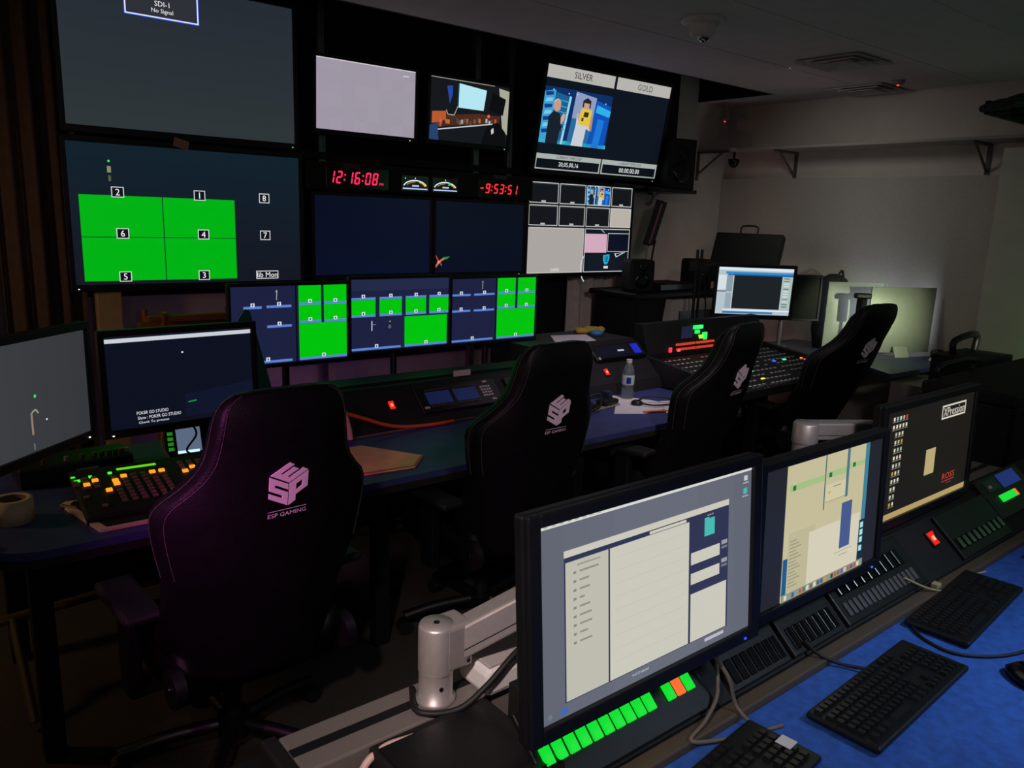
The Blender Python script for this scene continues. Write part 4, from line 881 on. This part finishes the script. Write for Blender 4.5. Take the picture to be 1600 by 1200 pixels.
def chair(name, label, loc, rz, logo_mat, lean=11):
    LEAN = math.tan(R(lean))
    t = thing(name, label, 'chair', loc, rz, 'black gaming chairs')
    vs = []; n = 14
    for z, w, cu in PROF:
        th = thick(z); c0 = cy(z, LEAN); r_ = []
        for i in range(n+1):
            x = w*math.sin(-math.pi/2+math.pi*i/n); r_.append((x, back_y(x, w, z, LEAN, th), z))
        e = -th/2*.7+cu; k = th/.085
        side = [(w+.008, e+.012*k), (w+.010, e+.045*k), (w+.002, e+.075*k), (w-.018, e+.088*k), (w-.046, e+.08*k), (w-.075, th/2+max(0, e+.05-th/2)*.4)]
        side = [(max(.02, a), b) for a, b in side]
        r_ += [(a, c0+b, z) for a, b in side]
        wi = side[-1][0]
        for q in (.6, .2, -.2, -.6): r_.append((wi*q, c0+th/2, z))
        r_ += [(-a, c0+b, z) for a, b in reversed(side)]
        m_ = len(r_); vs += r_
    fs = []
    for k in range(len(PROF)-1):
        for i in range(m_): j = (i+1) % m_; fs.append((k*m_+i, k*m_+j, (k+1)*m_+j, (k+1)*m_+i))
    fs += [tuple(range(m_)), tuple(range((len(PROF)-1)*m_, len(PROF)*m_))]
    back = MB().add(vs, fs, None, True).build('backrest', LEATHER, t)
    for kind in (0, 1):
        for sg in (-1, 1):
            pts = []
            for z, w, cu in PROF[5:18]:
                e = -thick(z)/2*.7+cu
                pts.append((sg*w*.97, back_y(w*.97, w, z, LEAN, thick(z))-.001, z) if kind == 0 else (sg*(w+.0105), cy(z, LEAN)+e+.04*thick(z)/.085, z))
            MB().tube(pts, .0010, 5, steps=3).build('stitching', STITCH, back)
    # logo on the rear: flat appliqué following the leaning back
    s_ = .105; zc = 1.02; b = MB()
    def place(x, z): zz = zc+z*s_; return (x*s_, back_y(x*s_, .25, zz, LEAN)-.003, zz)
    for poly in LOGO:
        f = [place(x, z) for x, z in poly]; g = [(p[0], p[1]+.004, p[2]) for p in f]
        b.add(f+g, [(0, 1, 2, 3), (7, 6, 5, 4), (0, 4, 5, 1), (1, 5, 6, 2), (2, 6, 7, 3), (3, 7, 4, 0)])
    b.build('logo', logo_mat, back)
    bt = MB()
    f = [place(x, z) for x, z in ((-.5, -.7), (.5, -.7), (.5, -.685), (-.5, -.685))]; bt.add(f, [(0, 1, 2, 3)])
    v2, f2, x0, x1, y0, y1 = text_mesh('ESP GAMING')
    bt.add([place(-.5+(q.x-x0)/(x1-x0), -.86+(q.y-y0)/(y1-y0)*.11) for q in v2], f2); bt.build('logo_lettering', logo_mat, back, fix=False)
    # seat
    ns = 14; sv = []; sf = []
    for j in range(ns+1):
        y = .02+.50*j/ns
        for i in range(ns+1):
            u = i/ns*2-1; w = .235+.02*math.sin(j/ns*3.1); sv.append((u*w, y, .475+.055*abs(u)**3-.02*max(0, (j/ns-.8))*5))
        
    k = len(sv); sv += [(p[0]*.94, p[1], .385) for p in sv]
    for j in range(ns):
        for i in range(ns): a = j*(ns+1)+i; sf += [(a, a+1, a+ns+2, a+ns+1), (k+a, k+a+ns+1, k+a+ns+2, k+a+1)]
    for i in range(ns): a = i; sf.append((a, k+a, k+a+1, a+1)); a = ns*(ns+1)+i; sf.append((a, a+1, k+a+1, k+a))
    for j in range(ns): a = j*(ns+1); sf.append((a, a+ns+1, k+a+ns+1, k+a)); a += ns; sf.append((a, k+a, k+a+ns+1, a+ns+1))
    MB().add(sv, sf, None, True).build('seat', LEATHER, t)
    MB().box(-.14, .14, .1, .42, .34, .386, bev=.01).build('seat_mechanism', DARKMETAL, t)
    for sg in (-1, 1):
        MB().cyl((sg*.235, .01, .455), (sg*.265, .01, .455), .055, n=20).build('hinge_cover', BLACK, t)
        MB().cyl((sg*.266, .01, .455), (sg*.269, .01, .455), .008, n=10).build('hinge_bolt', CHROME, t)
        MB().box(sg*.30-.02, sg*.30+.02, .17, .25, .36, .63, bev=.008).build('arm_post', BLACK, t)
        MB().box(min(sg*.12, sg*.31), max(sg*.12, sg*.31), .18, .24, .355, .385).build('arm_bracket', DARKMETAL, t)
        MB().box(sg*.30-.05, sg*.30+.05, .06, .34, .63, .66, bev=.012).build('arm_pad', RUBBER, t)
    MB().cyl((0, .26, .09), (0, .26, .35), .028, n=18).build('gas_lift', DARKMETAL, t)
    MB().cyl((0, .26, .07), (0, .26, .14), .05, n=18).build('hub', BLACK, t)
    for i in range(5):
        a = 2*math.pi*i/5+.3; dx, dy = math.cos(a), math.sin(a)
        MB().tube([(dx*.03, .26+dy*.03, .11), (dx*.2, .26+dy*.2, .10), (dx*.33, .26+dy*.33, .075)], .022, 8, steps=3).build('base_leg', BLACK, t)
        MB().cyl((dx*.33-dy*.025, .26+dy*.33+dx*.025, .03), (dx*.33+dy*.025, .26+dy*.33-dx*.025, .03), .03, n=14).build('castor', RUBBER, t)
    return t
LG1 = mat('logo_print', '#f0d8ea', .7); LG2 = LG1
chair('gaming_chair', 'nearest black gaming chair, large magenta lit cube logo', (.765, 1.98, 0), R(3), LG1)
chair('gaming_chair', 'second black gaming chair, pale logo, in front of tiled monitors', (1.895, 2.2, 0), R(2), LG2)
chair('gaming_chair', 'third black gaming chair seen side-on before the mixing console', (3.04, 2.28, 0), R(9), LG2, 15)
chair('gaming_chair', 'farthest black gaming chair beside the silver computers', (4.37, 2.42, 0), R(-3), LG2, 22).scale = (1.03, 1.03, 1.025)

# ================================================================== NEAR DESK (viewer's side)
t = thing('keyboard_desk', 'blue topped desk in the foreground with keyboards', 'desk', (0, 0, 0))
MB().box(.3, 3.6, -.25, .775, .715, .74, bev=.004).build('worktop', mat('blue_felt', '#2a5ab0', .8, noise=.22, nscale=45, bump=.3, bscale=150), t)
MB().box(.3, 3.6, .775, .81, .70, .755, bev=.004).build('wooden_ledge', LEDGE, t)
MB().box(.3, 3.6, .81, 1.28, .66, .70).build('rear_shelf', BLACKM, t)
for x in (.4, 1.9, 3.5):
    MB().box(x-.04, x+.04, -.15, -.07, 0, .715).build('leg', DARKMETAL, t); MB().box(x-.04, x+.04, 1.1, 1.18, 0, .66).build('leg', DARKMETAL, t)
MB().box(.4, 3.5, 1.2, 1.22, .1, .66).build('modesty_panel', BLACKM, t)
t = thing('button_console', 'black sloping button console behind foreground keyboards', 'console', (0, 0, 0))
MB().prism([(.812, .701), (.812, .757), (.93, .86), (1.0, .86), (1.0, .701)], .84, 3.5, 'x').build('body', BLACKM, t)
def nslope(x, f): return slope(x, f, .812, .757, .93, .86)
def panel(name, label, x, w, h=.145): 
    t = tag(bpy.data.objects.new(name, None), label, 'panel', 'rack panels of the near console'); C.objects.link(t); t.matrix_world = nslope(x, .5); t.empty_display_size = .03
    MB().box(-w/2, w/2, -h/2, h/2, 0, .012, bev=.003).build('plate', BLACK, t)
    return t
t = panel('button_unit', 'panel with a row of green and one orange lit buttons', 1.0, .44)
GB = glow('#10d830', 1.1, False)
for i in range(14):
    x = -.195+i*.0285
    if i in (10,): continue
    c_ = glow('#ff6a30', 1.1, False) if i == 12 else GB
    MB().box(x-.0105, x+.0105, -.028, .004, .012, .02, bev=.002).build('lit_button', c_, t)
for i in range(13): MB().lathe([(.008, .012), (.008, .022), (.005, .027), (0, .027)], (-.18+i*.03, .035, 0), n=12, caps=False).build('knob', mat('knob_pale', '#8d8a86', .4), t)
MB().box(-.21, -.195, -.06, -.045, .012, .02).build('red_light', glow('#ff4030', 1.3, False), t)
for k, x in enumerate((1.385, 1.61)):
    t = panel('keyed_unit', ('rack panel with green light nearest the front monitor', 'rack panel with green light below the middle near monitor')[k], x, .21)
    MB().box(-.09, .09, .045, .052, .012, .014).build('light_line', mat('grey_line', '#5c6470', .5), t)
    MB().box(-.095, -.085, .024, .036, .012, .018).build('status_light', glow('#30ff60', 1.4, False), t)
    for i in range(9): MB().box(-.07+i*.018, -.06+i*.018, .022, .03, .012, .016).build('key', mat('key_dim', '#4a4a4e', .5), t)
    for i in range(7): MB().box(-.09+i*.027, -.07+i*.027, -.06, -.01, .012, .016, bev=.002).build('switch', GLOSS, t)
t = panel('switch_unit', 'rack panel with large dark keys below the far near monitor', 1.95, .42)
for i in range(9): MB().box(-.18+i*.038, -.152+i*.038, -.005, .04, .012, .022, bev=.003).build('switch', GLOSS, t)
for i in range(16): MB().box(-.19+i*.023, -.175+i*.023, -.055, -.02, .012, .018, bev=.002).build('key', MATS['key_dim'], t)
MB().box(-.2, .05, .052, .058, .012, .014).build('light_line', mat('blue_line', '#2a5a78', .5), t)
rocker('glowing red rocker switch on the near console', nslope(2.33, .62) @ tr(0, 0, .0005), 1.0)
t = panel('meter_unit', 'panel with blue display and green level bar at right edge', 2.95, .36); t.matrix_world = nslope(2.95, .78)
for i in range(9): MB().box(-.1+i*.016, -.092+i*.016, -.025, .0, .012, .016).build('level_segment', glow('#18d838' if i < 8 else '#ff6030', 1.1, False), t)
MB().box(-.02, .13, .015, .065, .012, .014).build('display', glow('#1a2a6a', 1.0, False), t); MB().box(-.14, -.04, .02, .06, .012, .014).build('display', mat('slate_screen2', '#1c2234', .3), t)
MB().box(-.12, -.1, .03, .04, .014, .016).build('marking', LABEL, t)
t = panel('keyed_unit', 'blank rack panel between the red rocker and the meter panel', 2.58, .36)
for i in range(9): MB().box(-.16+i*.037, -.135+i*.037, -.045, -.01, .012, .018, bev=.002).build('key', GLOSS, t)

def d_near(s):
    for i in range(10): s.rect(i/10, 0, i/10+.1, 1, (98+int(6*math.sin(i*.35)), 102+int(6*math.sin(i*.35)), 114+int(7*math.sin(i*.35))), 1, 1, True)
    s.rect(0, 0, 1, .022, '#d8d8d4', 2)
    for i in range(8): s.rect(.02+i*.03, .008, .035+i*.03, .014, '#a8a8a8', 3)
    W = '#c9c8ba'
    s.rect(.095, .155, .87, .19, W, 2); s.rect(.095, .19, .87, .93, '#303450', 2)
    s.rect(.10, .215, .275, .925, '#bdbcae', 3, 1, True); s.rect(.282, .215, .655, .925, W, 3, 1, True)
    for i in range(9): s.rect(.3, .27+i*.07, .64, .272+i*.07, '#b8b7a8', 4)
    s.rect(.46, .195, .64, .212, W, 3)
    for i in range(3): s.rect(.145+.02*i, .235+.001*i, .2+.02*i, .245, '#9c9a90', 4)
    for i in range(9): s.rect(.155, .27+i*.045, .155+random.uniform(.02, .08), .28+i*.045, '#8e8c84', 4); s.rect(.13, .27+i*.045, .142, .283+i*.045, '#85837c', 4)
    s.rect(.735, .23, .79, .33, '#48b8b0', 4); s.rect(.735, .222, .76, .235, '#48b8b0', 4); s.text('media_01', .765, .21, .012, '#d0d0d8', 4)
    s.rect(.665, .40, .82, .47, W, 4); s.rect(.665, .52, .82, .585, W, 4); s.rect(.665, .64, .86, .925, W, 4, 1, True)
    for v in (.39, .50): s.rect(.83, v, .862, v+.025, '#9a9aa4', 4); s.rect(.83, v+.035, .862, v+.05, '#70727e', 4)
    s.text('4 of 12 selected', .42, .955, .014, '#d8d8e0', 3); s.rect(.745, .945, .85, .965, '#b8b8c4', 3)
    s.rect(.955, .045, .975, .075, '#c8c8c4', 3); s.rect(.95, .085, .982, .092, '#b0b0b4', 3); s.rect(.952, .12, .974, .155, '#48b8b0', 3); s.rect(.946, .165, .98, .172, '#b0b0b4', 3)
    s.disc(.035, .965, .014, '#6a7a80', 3); s.rect(.075, .95, .105, .98, '#3a68b8', 3)
monitor('desktop_monitor', 'nearest foreground monitor showing a grey file window', 'monitor', (1.012, .80, .922), .545, .325, R(0), R(-5), (.026, .022, .026), .06, '#666a76', 1.0, d_near, 'near monitors', None, led=(.25, '#3040ff'))
def d_mon2(s):
    s.rect(0, 0, 1, 1, '#22242c', 1); cr = '#c8bf9a'
    s.rect(.17, 0, .84, 1, '#c4bc98', 2, 1, True); s.rect(.84, 0, .875, .62, '#3f7f9a', 3); s.rect(.82, .62, .875, 1, '#12303e', 3)
    s.rect(.475, 0, .485, .42, '#4a6a72', 4); s.rect(.665, 0, .69, .38, '#4a7484', 4)
    s.rect(.19, .15, .475, .2, '#a4bf84', 4); s.rect(.49, .14, .665, .19, '#a4bf84', 4); s.rect(.69, .13, .835, .17, '#a4bf84', 4)
    for u, v in ((.215, .16), (.51, .15), (.72, .13)): s.rect(u, v, u+.025, v+.035, '#2c6a3c', 5)
    s.rect(.49, .24, .665, .37, '#cfc7a4', 5); s.rect(.49, .365, .665, .37, '#98906f', 6); s.rect(.55, .26, .62, .268, '#8c8668', 6); s.disc(.52, .3, .015, '#d0b038', 6)
    s.rect(.2, .5, .42, .95, '#bdb694', 5); s.rect(.37, .55, .82, .97, '#d4cdb6', 6, 1, True); s.rect(.64, .42, .735, .78, '#46598a', 7)
    for i in range(14): s.rect(.215, .56+i*.026, .27+.02*(i % 3), .568+i*.026, '#948e74', 6)
    s.rect(.6, .8, .76, .806, '#a8a28c', 7); s.rect(.64, .83, .72, .838, '#a8a28c', 7)
    for v in (.64, .7, .76, .83): s.rect(.832, v, .86, v+.045, '#a8dce0', 6)
    s.rect(.17, .68, .205, .95, '#1e5a8a', 6); s.rect(.17, .945, .875, 1, '#8f937e', 8)
    for i in range(22): s.rect(.19+i*.03, .955, .211+i*.03, .99, random.choice(['#d8d4c4', '#7a9c98', '#b85848', '#d8923c', '#4a5a88', '#8a4a98', '#6a6a62', '#b8c8c0', '#384048']), 9)
monitor('desktop_monitor', 'middle foreground monitor with cream document windows and icon dock', 'monitor', (1.655, .855, .885), .505, .315, R(0), R(-3), (.02, .02, .026), .06, '#22242c', 1.0, d_mon2, 'near monitors', None, led=(.23, '#4060ff'))
def d_mon3(s):
    s.rect(0, 0, 1, 1, '#1d1b17', 1)
    for i, c0 in enumerate((0, 0, 2, 2, 2, 2, 2, 2, 2, 3, 3, 3)):
        for j in range(c0 and 1 or 0, 5 if i < 2 else (4 if i < 9 else 3)):
            u = .075+j*.032; v = .055+i*.072; s.rect(u, v, u+.016, v+.032, random.choice(['#d0cdb8', '#b8b49c', '#c89a40', '#a8b4a4', '#dcd8c8']) if not (i == 0 and j == 4) else '#c84030', 3); s.rect(u-.005, v+.04, u+.021, v+.046, '#9a9684', 3)
    s.rect(.61, .07, .90, .205, '#1d1b17', 2); s.frame(.61, .07, .90, .205, '#d8d2c4', .009, 3); s.text('XPression', .755, .138, .085, '#d8d2c4', 4, wide=.255)
    s.rect(.47, .46, .58, .71, '#b8a878', 3, 1, True)
    s.text('ROSS', .775, .80, .06, '#c83a34', 3, wide=.15); s.rect(.70, .845, .85, .855, '#a83a34', 3); s.rect(.75, .872, .82, .88, '#7a3430', 3)
    s.rect(0, .945, 1, 1, '#b49c68', 2, 1, True)
monitor('desktop_monitor', 'farthest foreground monitor with dark desktop reading XPression', 'monitor', (2.385, .945, .90), .575, .315, R(0), R(-2), (.022, .022, .026), .06, '#1d1b17', 1.0, d_mon3, 'near monitors', None)

# silver monitor arms
t = thing('monitor_arm', 'silver monitor arm behind the nearest foreground monitor', 'monitor arm', (.755, 1.115, .80))
MB().lathe([(.038, 0), (.038, .006), (.0325, .008), (.0325, .058), (.0325, .06)], n=32).build('lower_post', SILVER, t)
MB().lathe([(.034, .061), (.034, .150), (.031, .156), (0, .156)], n=32, caps=False).build('upper_post', SILVER, t)
MB().box(.0, .062, -.034, .03, .065, .155, bev=.007).build('knuckle', SILVER, t)
for z in (.078, .143): MB().cyl((.05, -.0345, z), (.05, -.0365, z), .004, n=10).build('screw', BLACK, t)
MB().cyl((0, 0, .1565), (0, 0, .1575), .006, n=10).build('screw', BLACK, t); MB().cyl((-.01, -.0325, .038), (-.01, -.0345, .038), .004, n=10).build('screw', BLACK, t)
def beam(parent, p0, p1, w, h, name='arm_beam', m=SILVER):
    p0 = Vector(p0); p1 = Vector(p1); d = p1-p0; L = d.length; q = d.to_track_quat('X', 'Z').to_matrix().to_4x4(); M = Matrix.Translation(p0) @ q
    o = MB().box(0, L, -w/2, w/2, -h/2, h/2, bev=.005, M=M).build(name, m, parent)
    MB().box(.01, L, -w/2-.0008, w/2+.0008, -h*.22, -h*.19, M=M).build('groove', DARKMETAL, o)
beam(t, (.04, -.005, .108), (.26, -.135, .245), .05, .062)
MB().cyl((.27, -.14, .18), (.27, -.14, .29), .028, n=20).build('elbow', SILVER, t)
MB().box(.2, .3, -.255, -.15, .2, .28, bev=.006).build('mount_plate', BLACK, t)
t = thing('monitor_arm', 'silver monitor arm rising behind the middle foreground monitor', 'monitor arm', (2.02, 1.14, .80))
MB().lathe([(.038, 0), (.038, .006), (.033, .01), (.033, .30), (.033, .302)], n=32).build('lower_post', SILVER, t)
MB().lathe([(.036, .303), (.036, .355), (.032, .361), (0, .361)], n=32, caps=False).build('upper_post', SILVER, t)
beam(t, (.02, 0, .335), (.30, -.13, .325), .05, .05)
MB().cyl((.31, -.135, .26), (.31, -.135, .35), .026, n=20).build('elbow', SILVER, t)
# rail behind the desk
t = thing('desk_rail', 'grey aluminium rail along the back of near desk', 'rail', (0, 0, 0))
MB().box(.47, 3.4, 1.07, 1.18, .70, .798, bev=.004).build('extrusion', mat('rail_grey', '#8c8580', .45, .4), t)
MB().box(.47, 3.4, 1.115, 1.135, .798, .8).build('slot', DARKMETAL, t); MB().box(.44, .47, 1.06, 1.19, .69, .80, bev=.006).build('end_cap', BLACKM, t); MB().box(.43, .44, 1.09, 1.12, .74, .77, bev=.003).build('cap_stud', mat('pink_stud', '#c08c88', .5), t)
t = thing('black_equipment_box', 'black equipment box behind the nearest foreground monitor', 'equipment', (.70, .95, .70), 0)
MB().box(-.12, .13, -.12, .11, 0, .105, bev=.006).build('case', BLACKM, t); MB().box(-.02, .11, -.123, -.119, .01, .09).build('name_plate', mat('dark_plate', '#2c2824', .5), t)
vs, fs, x0, x1, y0, y1 = text_mesh('HIS'); MB().add([(.0+(q.x-x0)*.05, -.1235, .06+(q.y-y0)*.022) for q in vs], fs).build('lettering', mat('worn_print', '#8d857a', .7), t, fix=False)
MB().box(-.11, .1, -.11, .09, .105, .108).build('lid_plate', BLACK, t)
t = thing('paper_towel_pack', 'white wrapped paper packs on the rail behind nearest monitor', 'paper pack', (.93, 1.10, .8005), R(0))
for x in (-.1, .03): MB().box(x, x+.125, -.05, .05, 0, .055, bev=.012).build('pack', PAPER, t)
MB().box(-.09, .12, -.04, .04, .055, .062, bev=.002).build('top_fold', mat('grey_paper', '#a9a2a0', .8), t)
cable('black_cable', 'black cable looping round the foot of nearest silver arm', [(1.0, 1.06, .90), (.9, 1.045, .885), (.82, 1.04, .84), (.76, 1.05, .808), (.70, 1.09, .806), (.73, 1.16, .806)], .006, RUBBER)
cable('white_cable', 'pinkish white cable hanging off the near desk rail', [(.66, 1.04, .80), (.6, 1.045, .80), (.555, 1.04, .77), (.535, 1.02, .66), (.53, 1.0, .45), (.53, .98, .2)], .007, mat('pink_cable', '#d8b4ae', .5))

# keyboards
KC = mat('keycap', '#17181b', .38, noise=.1)
capm = None
def keyboard(label, loc, rz, m=BLACK, numpad=True, L=.45, Wd=.148):
    global capm
    t = thing('keyboard', label, 'keyboard', loc, rz, 'black keyboards')
    MB().box(-L/2, L/2, -Wd/2, Wd/2, .004, .018, bev=.005).build('base', m, t)
    for x in (-L/2+.04, L/2-.04): MB().box(x-.02, x+.02, Wd/2-.03, Wd/2-.01, 0, .005).build('foot', RUBBER, t)
    if capm is None:
        capm = MB().add([(-.0078, -.0078, 0), (.0078, -.0078, 0), (.0078, .0078, 0), (-.0078, .0078, 0), (-.006, -.006, .007), (.006, -.006, .007), (.006, .0068, .007), (-.006, .0068, .007)], [(4, 5, 6, 7), (0, 1, 5, 4), (1, 2, 6, 5), (2, 3, 7, 6), (3, 0, 4, 7)]).build('k', KC).data
        bpy.data.objects.remove(bpy.data.objects['k'])
    def kc(x, y, sx=1):
        o = bpy.data.objects.new('key', capm); link(o, t); o.location = (x, y, .018); o.scale = (sx, 1, 1)
    for r_ in range(6):
        y = Wd/2-.018-r_*.0205-(.004 if r_ else 0); x = -L/2+.018
        if r_ == 5:
            for wd in (1.3, 1.3, 1.3, 6, 1.3, 1.3, 1.3): kc(x+.0085*wd, y, wd*.98); x += .0192*wd
        else:
            for c_ in range(14): kc(x+c_*.0192, y)
        for c_ in range(3):
            if r_ in (0, 1, 2, 5) or (r_ == 4 and c_ == 1): kc(-L/2+.018+.28+c_*.0192, y)
        if numpad and r_ > 0:
            for c_ in range(4): kc(-L/2+.018+.348+c_*.0192, y)
    return t
keyboard('black keyboard in the middle of the foreground desk', (1.585, .632, .741), R(2.6))
keyboard('black keyboard farther right on the foreground desk', (2.135, .70, .741), R(4.5))
k3 = keyboard('black keyboard at the bottom edge below the nearest monitor', (1.03, .655, .741), R(6))
MB().box(.185, .215, -.03, .0, .0255, .0265).build('sticker', PAPER, k3)
t = thing('computer_mouse', 'black mouse on the blue foreground desk', 'mouse', (1.88, .47, .741), R(65)); MB().lathe([(0, 0), (.032, 0), (.034, .014), (.022, .032), (0, .037)], caps=False, M=Matrix.Diagonal((1.7, 1, 1, 1))).build('shell', GLOSS, t); MB().cyl((.022, -.003, .033), (.022, .003, .033), .008, n=12).build('wheel', RUBBER, t)
CG = 'thin cables on the near desk'
cable('grey_cable', 'thin grey cable running from nearest monitor down over the ledge', [(1.23, .83, .86), (1.24, .80, .82), (1.25, .78, .762), (1.24, .70, .745), (1.22, .6, .744), (1.24, .5, .744)], .004, mat('cable_grey', '#6c655c', .6), CG)
cable('grey_cable', 'thin brown cable hanging in front of the green button panel', [(1.25, .84, .84), (1.22, .81, .79), (1.16, .79, .768), (1.1, .775, .757), (1.2, .74, .745), (1.3, .71, .744)], .004, MATS['cable_grey'], CG)
cable('keyboard_cable', 'black keyboard cable behind the middle foreground keyboard', [(1.62, .706, .752), (1.60, .75, .748), (1.57, .79, .762), (1.55, .82, .79)], .004, RUBBER, CG)
cable('keyboard_cable', 'black cable curving between the two right foreground keyboards', [(1.93, .76, .75), (1.88, .70, .744), (1.87, .62, .744), (1.95, .55, .744), (2.1, .5, .744)], .004, RUBBER, CG)
cable('grey_cable', 'pale thin cable across the ledge by the red rocker', [(2.05, .83, .80), (2.12, .79, .765), (2.2, .76, .748), (2.3, .78, .748), (2.42, .76, .745)], .003, mat('cable_pale', '#a8a07c', .6), CG)
t = thing('cable_tie', 'small yellowish plug on the ledge beside the right keyboard', 'plug', (2.16, .79, .757)); MB().box(-.012, .012, -.01, .01, 0, .014, bev=.003).build('plug', MATS['cable_pale'], t)
tag(MB().box(2.63, 2.66, .70, .73, .741, .765, bev=.003).build('white_clip', WHITE), 'tiny white clip on the blue desk at right edge', 'clip')
bpy.context.view_layer.update()
